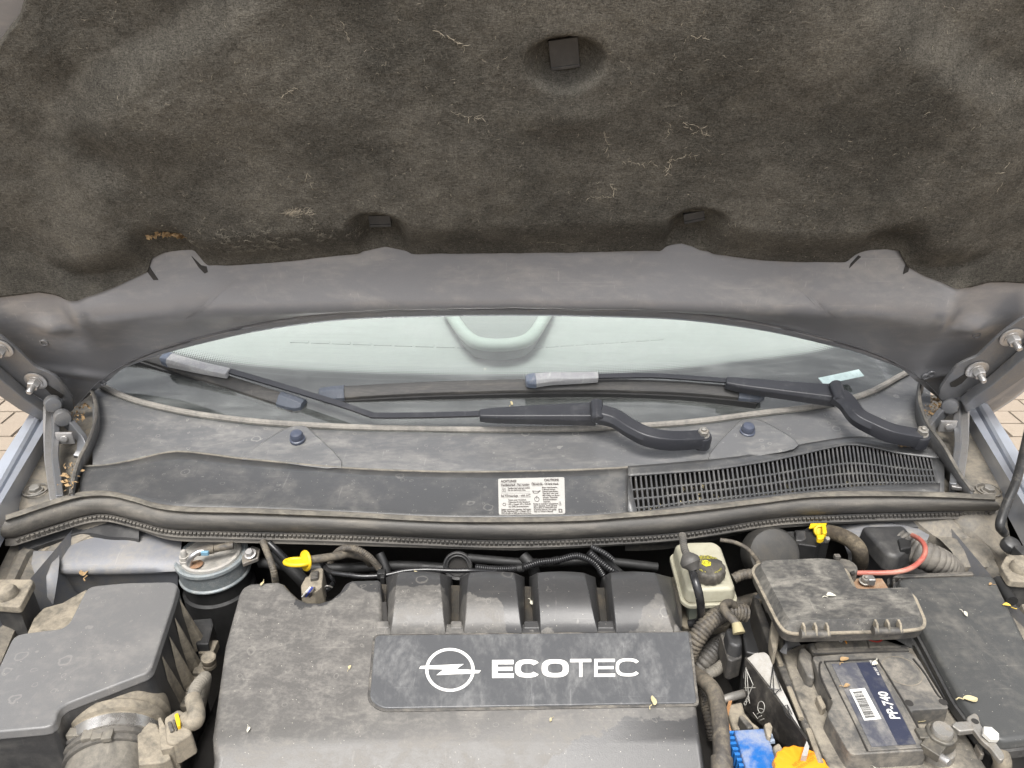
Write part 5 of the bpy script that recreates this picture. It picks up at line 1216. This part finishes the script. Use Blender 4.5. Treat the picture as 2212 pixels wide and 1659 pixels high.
rs_ = round_poly(Z(c8, ((815, 820), (1412, 770), (1475, 880), (1468, 898), (860, 912)), .855), .004, 2); part('rear_frame', MB().prism(rs_, flare(rs_, .02, 0)), M['batt_top'], bt, bevel=.0015)
for q in (((862, 825), (1190, 800), (1212, 868), (880, 882)), ((1198, 800), (1402, 780), (1424, 862), (1220, 868))):
    P = Z(c8, q, .8565); o = part('rear_panel', MB().prism(P, flare(P, .003, .001)), M['battery'], bt, bevel=.0012)
def seam(pts, w=.0011, z=ZB + .0004):
    P = Z(c8, pts, z); part('seam', MB().tube(catmull(P, 4) if len(P) > 2 else P, w, 6), M['void'], bt)
seam(((930, 962), (1268, 946)), .0010); seam(((930, 962), (1020, 1150), (1120, 1350), (1206, 1540))); seam(((1268, 946), (1480, 1290), (1590, 1515))); seam(((910, 965), (898, 985), (905, 1060), (970, 1200))); seam(((1500, 945), (1575, 1040), (1650, 1165), (1680, 1195))); seam(((858, 912), (1470, 895)), .0009)
P = Z(c8, ((935, 968), (1262, 952), (1583, 1512), (1214, 1536)), ZB + .0022); lb = part('label_panel', MB().prism(P, flare(P, .003, 0)), M['batt_top'], bt, bevel=.001)
P = Z(c8, ((975, 978), (1248, 962), (1520, 1492), (1232, 1510)), ZB + .0028)
M['label_blue'] = dirty('dusty_navy_label', (.060, .063, .080), (.24, .228, .205), .55, 22, .4, .75)
part('label', MB().prism(P, flare(P, .0006, 0)), M['label_blue'], lb, smooth=False, label='navy battery label with white barcode and PP-740')
P = Z(c8, ((1135, 970), (1248, 962), (1520, 1492), (1402, 1500)), ZB + .0031); part('label_stripe', MB().prism(P, flare(P, .0003, 0)), dirty('navy_stripe', (.026, .030, .052), (.17, .165, .155), .38, 25, .4, .7), lb, smooth=False)
bc = [(1090, 1142), (1188, 1131), (1295, 1330), (1186, 1340)]
P = Z(c8, bc, ZB + .0034); part('barcode', MB().prism(P, flare(P, .0004, 0)), M['print_white'], lb, smooth=False)
mb = MB(); y = .08
while y < .93:
    w = rnd.choice((.006, .006, .012, .018)); 
    def bq(s_, t_): 
        a = (lerp(bc[0][0], bc[3][0], t_), lerp(bc[0][1], bc[3][1], t_)); b = (lerp(bc[1][0], bc[2][0], t_), lerp(bc[1][1], bc[2][1], t_)); return at(*c8(lerp(a[0], b[0], s_), lerp(a[1], b[1], s_)), ZB + .0037)
    mb.add([bq(.12, y), bq(.72, y), bq(.72, y + w), bq(.12, y + w)], [(0, 1, 2, 3)]); y += w + rnd.choice((.006, .008, .014))
part('barcode_lines', mb, M['print_black'], lb, smooth=False)
mb = MB(); a, b = at(*c8(1418, 1333), ZB + .0037), at(*c8(1312, 1122), ZB + .0037); exb = (b - a); Lb = exb.length; exb.normalize(); eyb = V3((0, 0, 1)).cross(exb)
put_text(mb, 'PP-740', a, exb, eyb * 1.15, Lb / 3.4, bold=.00026)
part('model_number', mb, M['print_white'], lb, smooth=False); mb = MB()
a2, b2 = at(*c8(1288, 1050), ZB + .0037), at(*c8(1250, 985), ZB + .0037); e2 = (b2 - a2).normalized(); put_text(mb, '44 001 2505', a2, e2, V3((0, 0, 1)).cross(e2), .0042)
part('small_number', mb, M['print_white'], lb, smooth=False)
mb = MB(); o = at(*c8(1428, 1020), ZB + .0006)
for i in range(36):
    f_ = lambda a, r: o + V3((math.cos(a), math.sin(a), 0)) * r
    a, b = R(i * 10), R(i * 10 + 10); mb.add([f_(a, .0205), f_(b, .0205), f_(b, .0198), f_(a, .0198)], [(0, 1, 2, 3)])
part('embossed_circle', mb, M['mud'], bt, smooth=False)
for x, y in ((1474, 1228), (1692, 1222)): part('hinge_hole', MB().lathe(at(*c8(x, y), ZB + .0003), (0, 0, 1), [(.0042, 0), (.0002, .0001)], 14), M['void'], bt)
mb = MB(); put_text(mb, 'P', at(*c8(995, 822), .8580), V3((.3, -1, 0)).normalized(), V3((1, .3, 0)).normalized(), .011)
part('panel_letter', mb, M['print_white'], bt, smooth=False)
mb = MB(); mb.tube([at(*c8(1048, 800), .8580), at(*c8(1072, 845), .8580)], .0008, 5); part('orange_stripe', mb, M['orange'], bt)
mb = MB(); o = at(*c8(1242, 795), .8582)
for i in range(24):
    a, b = R(i * 15), R(i * 15 + 15); mb.add([f_(a, .0105), f_(b, .0105), f_(b, .0085), f_(a, .0085)], [(0, 1, 2, 3)])
mb.add([o + V3((-.008, .005, 0)), o + V3((-.0065, .0065, 0)), o + V3((.008, -.005, 0)), o + V3((.0065, -.0065, 0))], [(0, 1, 2, 3)])
part('no_flame_sign', mb, plain('red_print', (.5, .05, .04), .5), bt, smooth=False)
o = at(*c8(1340, 798), .8582); mb = MB().add([o + V3((-.009, -.006, 0)), o + V3((.009, -.006, 0)), o + V3((0, .010, 0))], [(0, 1, 2)]); part('warning_triangle', mb, M['print_yellow'], bt, smooth=False)
# terminal
o = at(*c8(1688, 1405), .868)
part('terminal_post', MB().lathe(o - V3((0, 0, .03)), (0, 0, 1), [(.0175, 0), (.0165, .008), (.0105, .009), (.0098, .031), (.009, .0325), (.003, .032)], 28), M['metal_dull'], bt)
ck = part('terminal_clamp', MB().lathe(o - V3((0, 0, .016)), (0, 0, 1), [(.0102, 0), (.0145, .0), (.0145, .012), (.0132, .014), (.0102, .014)], 28, cap=False).box(o + V3((-.013, -.012, -.010)), (.018, .018, .010), Matrix.Rotation(.7, 3, 'Z')).box(o + V3((-.016, .001, -.009)), (.014, .012, .010)), dirty('dark_clamp', (.09, .085, .075), (.26, .23, .18), .5, 40, .45, .8, metal=.4), bt, bevel=.0015)
part('clamp_bolt', MB().lathe(o + V3((-.010, -.022, -.010)), (.35, -.9, .25), [(.0055, -.010), (.0055, -.003), (.0038, -.003), (.0038, .008), (.003, .009)], 12), M['metal'], ck)
sp_ = Z(c8, ((1745, 1370), (1770, 1345), (1875, 1340), (1905, 1400), (1800, 1410)), .862); part('cable_lug', MB().prism(sp_, flare(sp_, .007, 0)), M['metal_dull'], ck, bevel=.0015)
mt = thing('ground_strap', 'bare metal strap with white hex bolt beside the battery terminal', 'bracket', at(*c8(1990, 1450), .83))
P = Z(c8, ((1840, 1330), (1855, 1308), (1895, 1290), (1920, 1305), (1935, 1370), (2010, 1450), (2090, 1560), (2085, 1590), (2060, 1600), (1990, 1510), (1940, 1470), (1880, 1390)), .862); part('strap', MB().prism(round_poly(P, .003, 2), flare(round_poly(P, .003, 2), .006, 0)), M['metal_dull'], mt, bevel=.0012)
part('strap_hole', MB().lathe(at(*c8(1898, 1345), .8623), (0, 0, 1), [(.0035, 0), (.0002, .0001)], 16), M['void'], mt)
part('bolt', MB().hexbolt(at(*c8(1985, 1445), .862), (.1, -.15, 1), .0078, .005, 0, 0), plain('pale_zinc', (.55, .54, .50), .5), mt, label='pale hexagonal bolt head')
P = catmull([at(*c8(2060, 1560), .855), at(*c8(2075, 1620), .845), at(*c8(2050, 1690), .82)], 6); part('cable_end', MB().tube(P, .008, 14), M['mud'], mt)
P = Z(c8, ((1900, 1490), (1940, 1480), (1960, 1560), (1935, 1560)), .846); part('lower_tab', MB().prism(P, flare(P, .008, 0)), M['metal_dull'], mt, bevel=.001)
# tray walls
ty = thing('battery_tray', 'scuffed battery tray wall with ridged edge below the fuse box', 'battery tray', at(*c8(600, 900), .7))
w1 = Z(c8, ((468, 520), (500, 530), (545, 640), (620, 830), (790, 1230), (960, 1660), (900, 1660), (735, 1230), (560, 830), (480, 600)), .835)
part('wall', MB().prism(w1, flare(w1, .16, .0)), M['dusty'], ty, bevel=.003)
w2 = Z(c8, ((610, 860), (640, 800), (760, 790), (860, 1080), (950, 1300), (985, 1500), (1060, 1660), (965, 1660), (800, 1240), (690, 1010)), .828)
part('ledge', MB().prism(w2, flare(w2, .03, 0)), M['mud'], ty, bevel=.002)
w3 = Z(c8, ((330, 640), (420, 625), (500, 650), (600, 830), (560, 930), (420, 900), (400, 760)), .80); part('panel', MB().prism(w3, flare(w3, .16, 0)), M['plastic'], ty, bevel=.003)
w4 = Z(c8, ((590, 690), (620, 690), (650, 770), (620, 900), (600, 905), (580, 800)), .86); part('strap', MB().prism(w4, flare(w4, .02, 0)), M['mud'], ty, bevel=.002)
lk = Z(c8, ((875, 1180), (905, 1170), (945, 1250), (915, 1268)), .848); part('latch', MB().prism(lk, flare(lk, .02, 0)), M['mud'], ty, bevel=.002)
for a, b in (((700, 1130), (780, 1330)), ((825, 1400), (905, 1620)), ((615, 900), (650, 985))):
    part('rib', MB().tube([at(*c8(*a), .837), at(*c8(*b), .837)], .003, 6), M['mud'], ty)

# ---------------------------------------------------------------- black box beside the battery
kb = thing('control_box', 'large plain black box with dusty flat lid beside the battery', 'control box', at(*c8(1900, 900), .65))
P = round_poly(Z(c8, ((1412, 440), (1440, 422), (1985, 404), (2022, 425), (2240, 880), (2420, 1300), (2400, 1430), (2060, 1468), (1960, 1395), (1800, 1180), (1560, 740)), .862), .006, 3)
M['kbox'] = dirty('faded_green_black_plastic', (.056, .057, .056), (.17, .16, .14), .38, 16, .38, .7, grain=.16, speck=.05)
part('lid', MB().prism(P, flare(P, .012, .004)), M['kbox'], kb, bevel=.004, seg=3)
part('tub', MB().prism(flare(P, .010, .006), flare(P, .02, .006)).prism(flare(P, .02, -.002), flare(P, .2, -.01)), M['plastic'], kb, bevel=.002)
P = Z(c8, ((1365, 415), (1400, 398), (1880, 378), (1895, 402), (1430, 420)), .853); part('back_rail', MB().prism(P, flare(P, .03, 0)), M['dusty'], kb, bevel=.002)
for x in (1330, 1365, 1405):
    P = Z(c8, ((x, 430), (x + 18, 418), (x + 24, 455), (x + 6, 465)), .852); part('clip_tooth', MB().prism(P, flare(P, .03, 0)), M['dusty'], kb, bevel=.002)
P = catmull([at(*c8(2045, 440), .855), at(*c8(2085, 500), .855), at(*c8(2135, 575), .855)], 5); part('side_latch', MB().tube(P, .007, 12), M['black'], kb)
for k in range(2):
    P = Z(c8, ((1470 + 40 * k, 790), (1490 + 40 * k, 785), (1740 + 45 * k, 1230), (1725 + 45 * k, 1240)), .845 - .008 * k); part('side_rail', MB().prism(P, flare(P, .05, 0)), M['plastic'], kb, bevel=.001)

# ---------------------------------------------------------------- between cover and battery
cable('coolant_hose', 'smooth dusty grey coolant hose descending beside the engine cover', 'hose', [q8(60, 1010, .80), q8(100, 1045, .815), q8(160, 1090, .825), q8(220, 1160, .83), q8(250, 1280, .83), q8(262, 1400, .83), q8(270, 1560, .828), q8(275, 1680, .82), q8(280, 1800, .80)], .0088, M['hose'], seg=18)
o = part('hose_collar', MB().tube([at(*c8(268, 1580), .828), at(*c8(272, 1700), .822)], .0108, 18), M['hose'], loc=at(*c8(268, 1600), .82)); tag(o, 'thick collar on the smooth grey coolant hose', 'collar')
cable('ribbed_hose', 'wide ribbed hose entering the gap beside the engine cover', 'hose', [q8(420, 650, .84), q8(330, 640, .845), q8(240, 670, .845), q8(160, 740, .84), q8(90, 840, .825), q8(40, 950, .80)], .0105, M['hose'], (.0045, .08))
cable('ribbed_hose', 'darker ribbed hose lower down behind the card packet', 'hose', [q8(300, 830, .79), q8(230, 880, .795), q8(160, 960, .79), q8(90, 1050, .77)], .0115, M['rubber'], (.0045, .07))
cable('ribbed_conduit', 'small pale ribbed conduit below the wiring bracket', 'conduit', [q8(300, 960, .80), q8(240, 1010, .805), q8(190, 1040, .805), q8(140, 1070, .79)], .0062, M['rubber_tan'], (.0036, .1))
cable('ribbed_conduit', 'narrow ribbed conduit hidden behind the smooth coolant hose', 'conduit', [q8(140, 1150, .79), q8(165, 1250, .79), q8(190, 1350, .785), q8(210, 1460, .77)], .0055, M['hose'], (.0034, .1))
cable('dark_pipe', 'dark crosswise pipe joining the coolant hose', 'pipe', [q8(270, 1210, .81), q8(330, 1190, .81), q8(420, 1165, .805)], .0048, M['metal_dull'])
for k in range(3):
    cable('copper_wire', 'thin copper brown wire rising from the blue module', 'wire', [q8(330 - 6 * k, 1215, .81), q8(308 - 5 * k, 1300, .82), q8(305 + 6 * k, 1380, .82), q8(328 + 8 * k, 1460, .815)], .0009, plain('copper_wire', (.42, .22, .10), .45), group='wires at the blue module', seg=6)
wb = thing('wiring_bracket', 'dusty stepped bracket with wiring plug between engine cover and battery', 'bracket', at(*c8(335, 850), .80))
P = Z(c8, ((258, 775), (300, 765), (398, 880), (400, 935), (335, 960), (305, 945)), .835); part('bracket', MB().prism(P, flare(P, .03, 0)), M['dusty'], wb, bevel=.002)
for k in range(3):
    P = Z(c8, ((300 + 4 * k, 850 + 32 * k), (385, 845 + 30 * k), (398, 862 + 30 * k), (310 + 4 * k, 870 + 32 * k)), .838 - .003 * k); part('step', MB().prism(P, flare(P, .005, 0)), M['mud'], wb, bevel=.001)
P = Z(c8, ((296, 745), (330, 735), (395, 790), (400, 850), (365, 862), (318, 840)), .852); part('plug', MB().prism(P, flare(P, .02, .002)), M['plastic'], wb, bevel=.004)
P = catmull([at(*c8(375, 770), .862), at(*c8(355, 710), .868), at(*c8(305, 655), .87), at(*c8(280, 610), .868), at(*c8(310, 585), .862), at(*c8(345, 600), .855), at(*c8(360, 640), .84)], 7); part('plug_cable', MB().tube(P, .0050, 12), M['hose'], wb)
part('plug_boot', MB().tube([at(*c8(362, 715), .868), at(*c8(380, 780), .862)], lambda t, i: lerp(.0055, .0072, t), 12), plain('yellowed_boot', (.30, .26, .15), .7), wb)
# card packet
pk = thing('card_packet', 'worn black and white printed card packet tucked beside the battery', 'card packet', at(*c8(600, 1250), .75))
wf = [at(*c8(*q), z) for *q, z in ((420, 935, .845), (480, 910, .853), (545, 895, .850), (575, 920, .848), (640, 1090, .846), (700, 1210, .846), (810, 1465, .846), (760, 1400, .842), (610, 1190, .842), (470, 1000, .842))]
part('white_face', MB().prism(wf, flare(wf, .03, 0)), M['white'], pk, bevel=.002)
bfc = [at(*c8(*q), z) for *q, z in ((416, 938, .848), (470, 1000, .848), (610, 1185, .848), (760, 1395, .848), (815, 1470, .848), (775, 1570, .82), (640, 1480, .80), (520, 1370, .79), (415, 1270, .79), (412, 1100, .81))]
M['card'] = dirty('worn_black_card', (.026, .024, .023), (.16, .145, .12), .5, 24, .5, .8)
bl = part('black_face', MB().prism(bfc, [p + V3((.004, .006, -.004)) for p in bfc]), M['card'], pk, smooth=False)
cf = [at(*c8(*q), .846) for q in ((815, 1470), (832, 1510), (818, 1570), (782, 1568), (800, 1510))]; part('fold', MB().prism(cf, flare(cf, .02, 0)), M['white'], pk, smooth=False)
M['print_dull'] = plain('dull_white_print', (.34, .33, .30), .6)
def sketch(name, strokes, mat, w, zf, par):
    mb = MB()
    for s_ in strokes:
        P = [at(*c8(x, y), zf(x, y)) for x, y in s_]; mb.tube(P, w, 5)
    part(name, mb, mat, par)
zb = lambda x, y: .8505 - .045 * max(0, ((y - 940) - (x - 416) * 1.33) / 300)
ell = lambda cx, cy, rx, ry, n=16, rot=0: [(cx + rx * math.cos(2 * math.pi * k / n), cy + ry * math.sin(2 * math.pi * k / n)) for k in range(n + 1)]
sketch('white_drawing', [[(425, 1000), (420, 1100), (425, 1150)], [(425, 1010), (470, 1110)], [(430, 1015), (440, 1180), (448, 1230)], [(470, 1110), (430, 1200)], [(413, 1130), (483, 1130)], ell(522, 1255, 22, 38), ell(432, 1210, 8, 9), ell(420, 1230, 7, 12), [(510, 1262), (535, 1268)], [(470, 1290), (500, 1330)], [(495, 1300), (510, 1290)], [(505, 1320), (525, 1310)], [(515, 1340), (540, 1330)]], M['print_dull'], .00045, zb, bl)
sketch('black_drawing', [[(597, 985), (580, 1130)], [(597, 1000), (605, 1180)], [(600, 1000), (650, 1145)], [(565, 1132), (655, 1146)], [(605, 1180), (640, 1140)], [(655, 1255), (690, 1240), (720, 1300)], [(690, 1245), (715, 1340)], [(660, 1250), (680, 1300), (705, 1330)]], M['print_black'], .0005, lambda x, y: .8535 - .006 * sstep(920, 1050, y), pk)
# blue module
bm_ = thing('blue_module', 'blue plastic module partly covered in pale dust below the card packet', 'module', at(*c8(480, 1560), .74))
P = Z(c8, ((345, 1400), (545, 1388), (700, 1760), (470, 1790)), .83); part('cover', MB().prism(P, flare(P, .008, 0)), M['blue'], bm_, bevel=.002)
P2 = [p - V3((0, 0, .0082)) for p in Z(c8, ((338, 1412), (560, 1395), (715, 1770), (462, 1800)), .83)]; part('housing', MB().prism(P2, flare(P2, .06, .004)), plain('blue_housing', (.01, .09, .32), .45), bm_, bevel=.001)
for k in range(9):
    part('fin', MB().box(at(*c8(338 + 14.5 * k, 1450 + 35 * k), .818) + V3((-.003, 0, 0)), (.010, .003, .016)), plain('blue_fin', (.02, .14, .42), .45) if k == 0 else bpy.data.materials['blue_fin'], bm_)
for k, (x, y) in enumerate(((560, 1410), (572, 1440), (585, 1475))): part('pin', MB().tube([at(*c8(x - 12, y), .826), at(*c8(x + 18, y - 3), .826)], .003, 8), plain('grey_blue_pin', (.2, .24, .3), .4), bm_)
for q in (((540, 1360), (580, 1345), (598, 1380), (585, 1450), (560, 1440)), ((595, 1500), (640, 1475), (680, 1545), (670, 1580), (630, 1590))): P = Z(c8, q, .836); part('grey_latch', MB().prism(P, flare(P, .02, 0)), M['mud'], bm_, bevel=.003)
gp = thing('grey_housing', 'dusty grey finned housing behind the blue module', 'housing', at(*c8(400, 1330), .74))
P = Z(c8, ((290, 1240), (400, 1215), (420, 1290), (470, 1350), (520, 1385), (345, 1398)), .812); part('housing', MB().prism(P, flare(P, .05, .002)), M['mud'], gp, bevel=.003)
P = Z(c8, ((375, 1310), (400, 1298), (480, 1380), (440, 1392)), .825); part('rail', MB().prism(P, flare(P, .02, 0)), M['dusty'], gp, bevel=.002)
oc = thing('coolant_filler', 'bright orange coolant filler cap below the card packet', 'filler cap', at(*c8(790, 1700), .80))
o = at(*c8(790, 1648), .838); mb = MB(); rows = []
for r_, h_ in ((.0265, -.04), (.0272, -.006), (.0262, -.001), (.0245, .0), (.003, .0008)): rows.append([o + V3((math.cos(a), math.sin(a), 0)) * (r_ + (.0007 * math.cos(16 * a) if r_ > .025 else 0)) + V3((0, 0, h_)) for a in [2 * math.pi * k / 96 for k in range(96)]])
oc_b = part('cap', mb.loft(rows, close_u=True, cap=True), M['orange'], oc, bevel=.001)
mb = MB(); 
for k, tx in enumerate(('NEVER OPEN', 'WHEN HOT')): put_text(mb, tx, at(*c8(735 + 18 * k, 1640 + 26 * k), .8395), V3((.86, .5, 0)), V3((-.5, .86, 0)), .0050)
part('cap_print', mb, plain('dark_orange_print', (.5, .16, .01), .6), oc_b, smooth=False)
# dark masses of the engine below
en = thing('engine_block', 'near-black engine block in the shaded gaps under the covers', 'engine', (0, .6, .5))
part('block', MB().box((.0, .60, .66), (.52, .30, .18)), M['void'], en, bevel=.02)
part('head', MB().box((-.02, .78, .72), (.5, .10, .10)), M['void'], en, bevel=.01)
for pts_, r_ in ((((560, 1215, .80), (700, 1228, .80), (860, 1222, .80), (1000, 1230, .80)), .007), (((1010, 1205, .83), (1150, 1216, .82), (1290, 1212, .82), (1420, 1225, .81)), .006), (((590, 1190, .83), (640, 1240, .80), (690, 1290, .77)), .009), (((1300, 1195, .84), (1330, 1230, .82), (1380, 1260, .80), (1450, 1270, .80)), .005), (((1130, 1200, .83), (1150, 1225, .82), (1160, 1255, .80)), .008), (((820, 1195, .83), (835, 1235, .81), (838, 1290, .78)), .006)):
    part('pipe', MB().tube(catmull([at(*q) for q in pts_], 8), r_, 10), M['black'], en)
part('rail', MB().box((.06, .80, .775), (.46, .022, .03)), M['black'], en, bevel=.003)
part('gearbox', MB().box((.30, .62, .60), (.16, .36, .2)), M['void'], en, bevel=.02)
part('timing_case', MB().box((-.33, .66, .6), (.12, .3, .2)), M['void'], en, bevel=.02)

# ---------------------------------------------------------------- blown-in litter
M['petal'] = plain('dry_petal', (.42, .36, .21), .8, vary=.15); M['husk'] = plain('dry_husk', (.30, .20, .10), .8, vary=.2); M['petal_pale'] = plain('pale_petal', (.50, .48, .40), .7, vary=.1); M['leaf_y'] = plain('yellow_leaf_scrap', (.62, .42, .06), .7, vary=.15)
def scrap(name, label, p, n, size, mat, group, k=0):
    """a curled dry flake with a little stalk"""
    r_ = random.Random(k * 17 + 3); e1 = n.orthogonal().normalized(); e1 = Matrix.Rotation(r_.uniform(0, 6.28), 3, n) @ e1; e2 = n.cross(e1); L = size; mb = MB(); rows = []
    for i in range(6):
        t = i / 5; w = size * .32 * math.sin(math.pi * (t * .9 + .08)); c = p + e1 * L * (t - .5) + e2 * size * .25 * math.sin(2.2 * t + k) + n * (.0012 + size * .18 * (t - .4) ** 2)
        rows.append([c - e2 * w + n * w * .4, c, c + e2 * w + n * w * .5])
    mb.loft(rows); mb.tube([p - e1 * L * .5 + n * .001, p - e1 * L * .8 + e2 * L * .2 + n * .0014, p - e1 * L * 1.1 + e2 * L * .1 + n * .001], size * .05, 5)
    o = part(name, mb, mat, loc=p); tag(o, label, 'petal' if 'petal' in name else 'leaf scrap', group)
UPV = V3((0, 0, 1)); gi = 0
for f, x, y, z, nrm, sz, m_, lbl, grp in (
    (c8, 975, 548, .9055, UPV, .016, 'petal_pale', 'pale dry petal lying on the fuse box lid', None),
    (c8, 1835, 662, .8625, UPV, .013, 'petal_pale', 'curled white petal lying mid-lid on the plain black box', None),
    (c8, 1860, 1200, .8625, UPV, .022, 'petal', 'dried flower with stalk on the plain black box', None),
    (c8, 2100, 610, .8625, UPV, .015, 'leaf_y', 'bright yellow leaf scrap on the black box edge', None),
    (c8, 1995, 470, .8625, UPV, .010, 'husk', 'small brown husk on the rear of the plain black box', None),
    (c8, 1075, 1128, ZB + .004, UPV, .012, 'husk', 'brown husk on the battery label beside the barcode', None),
    (c8, 1240, 975, ZB + .004, UPV, .014, 'petal_pale', 'white petal at the rear end of the battery label', None),
    (c8, 1060, 955, ZB + .003, UPV, .016, 'husk', 'brown twig husk in the seam behind the battery label', None),
    (c8, 1560, 1352, .840, UPV, .016, 'petal', 'dry stalk lying between battery cover and terminal', None),
    (c8, 1215, 1635, .840, UPV, .012, 'petal_pale', 'pale petal on the battery case in front of the cover', None),
    (c7, 2010, 1215, None, CN, .016, 'petal', 'curled yellow stalk on the lower edge of the ECOTEC plate', None),
    (c7, 1352, 1338, None, CN, .007, 'petal', 'tiny yellow petal on the dusty cover below the plate', None),
    (c7, 68, 1003, None, CN, .008, 'petal', 'tiny dry petal on the cover beside the plate end', None),
    (c6, 1595, 1405, None, CN, .009, 'petal_pale', 'pale petal on the cover between plate and sensor plug', None),
    (c6, 1690, 465, None, CN, .010, 'petal', 'yellow dry bits on the cover corner near the dipstick', None),
    (c7, 1240, 585, None, CN, .012, 'petal_pale', 'white curled shaving in the trough between two cover humps', None),
    (c7, 490, 388, None, CN, .007, 'petal', 'tiny tan petal on the rear edge of the first hump', None),
    (c4, 1105, 640, .945, GN, .012, 'petal', 'yellow green petal on the glass above the wiper head', None),
    (c4, 935, 420, .97, GN, .006, 'petal_pale', 'tiny pale petal stuck on the windshield', None),
    (c6, 565, 385, .812, UPV, .030, 'husk', 'orange brown winged seed on the strut tower', None)):
    gi += 1
    if z is None: p = cov(*f(x, y), -.02 if lbl.startswith('white curled shaving') else (.005 if 'plate' in lbl and 'lower edge' in lbl else .001))
    elif f is c4: p = onp(*f(x, y), V3((0, 1.0826, .893)) + GN * .004, GN)
    else: p = at(*f(x, y), z)
    sz *= .62
    scrap('dry_petal' if 'petal' in m_ else 'leaf_scrap', lbl, p, nrm, sz, M[m_], grp, gi)
def litter(name, label, pts, n, spread, size, mat='husk'):
    mb = MB()
    for (p, nn) in pts:
        for _ in range(n):
            q = p + V3((rnd.gauss(0, spread), rnd.gauss(0, spread), abs(rnd.gauss(0, spread * .25)))); a = V3((rnd.gauss(0, 1), rnd.gauss(0, 1), rnd.gauss(0, .6))).normalized() * size * rnd.uniform(.4, 1.2); b = a.orthogonal() * rnd.uniform(.2, .5)
            mb.add([q - a, q + b, q + a, q - b + V3((0, 0, size * .3))], [(0, 1, 2), (0, 2, 3)])
    o = part(name, mb, [M[mat]], loc=pts[0][0], smooth=False); tag(o, label, 'litter', kind='stuff')
litter('litter', 'brown leaf litter behind the cowl end wall by the bent-rod wiper hinge', [(at(u, v, .90), UPV) for u, v in ((172, 895), (180, 880), (165, 910), (160, 935), (150, 1010), (140, 1050), (145, 1030))], 16, .007, .0038)
litter('litter', 'brown leaf litter packed behind the far cowl corner wall', [(at(u, v, .90), UPV) for u, v in ((2012, 868), (2020, 880), (2025, 862), (2010, 890))], 24, .007, .004)
litter('litter', 'scattered leaf litter under the slotted cowl grille', [(SA(u, interp(GT, u) + d) - V3((0, 0, .014)), UPV) for u, d in ((1490, 60), (1505, 50), (1560, 50), (1640, 55), (1700, 45), (1840, 70), (1880, 60), (1900, 55), (1930, 60), (1950, 50), (1500, 20), (1400, 60), (1420, 55), (1860, 75), (1890, 72), (1915, 66), (1600, 62), (1980, 50))], 14, .008, .0036, 'petal')
litter('litter', 'loose crumbs along the corner wiper pivot', [(at(u, v, .893), UPV) for u, v in ((1945, 960), (1960, 962), (1940, 955))], 9, .006, .0045)
tn = [hst(u, v, .05) for u, v in ((310, 556), (330, 548), (345, 555), (362, 553), (372, 560))]
litter('nest_fragment', 'torn tan fibre and husks hanging at the felt notch', [(HP(s_, t_, felt_h(s_, t_) + .004), UPV) for s_, t_ in tn], 18, .004, .005)
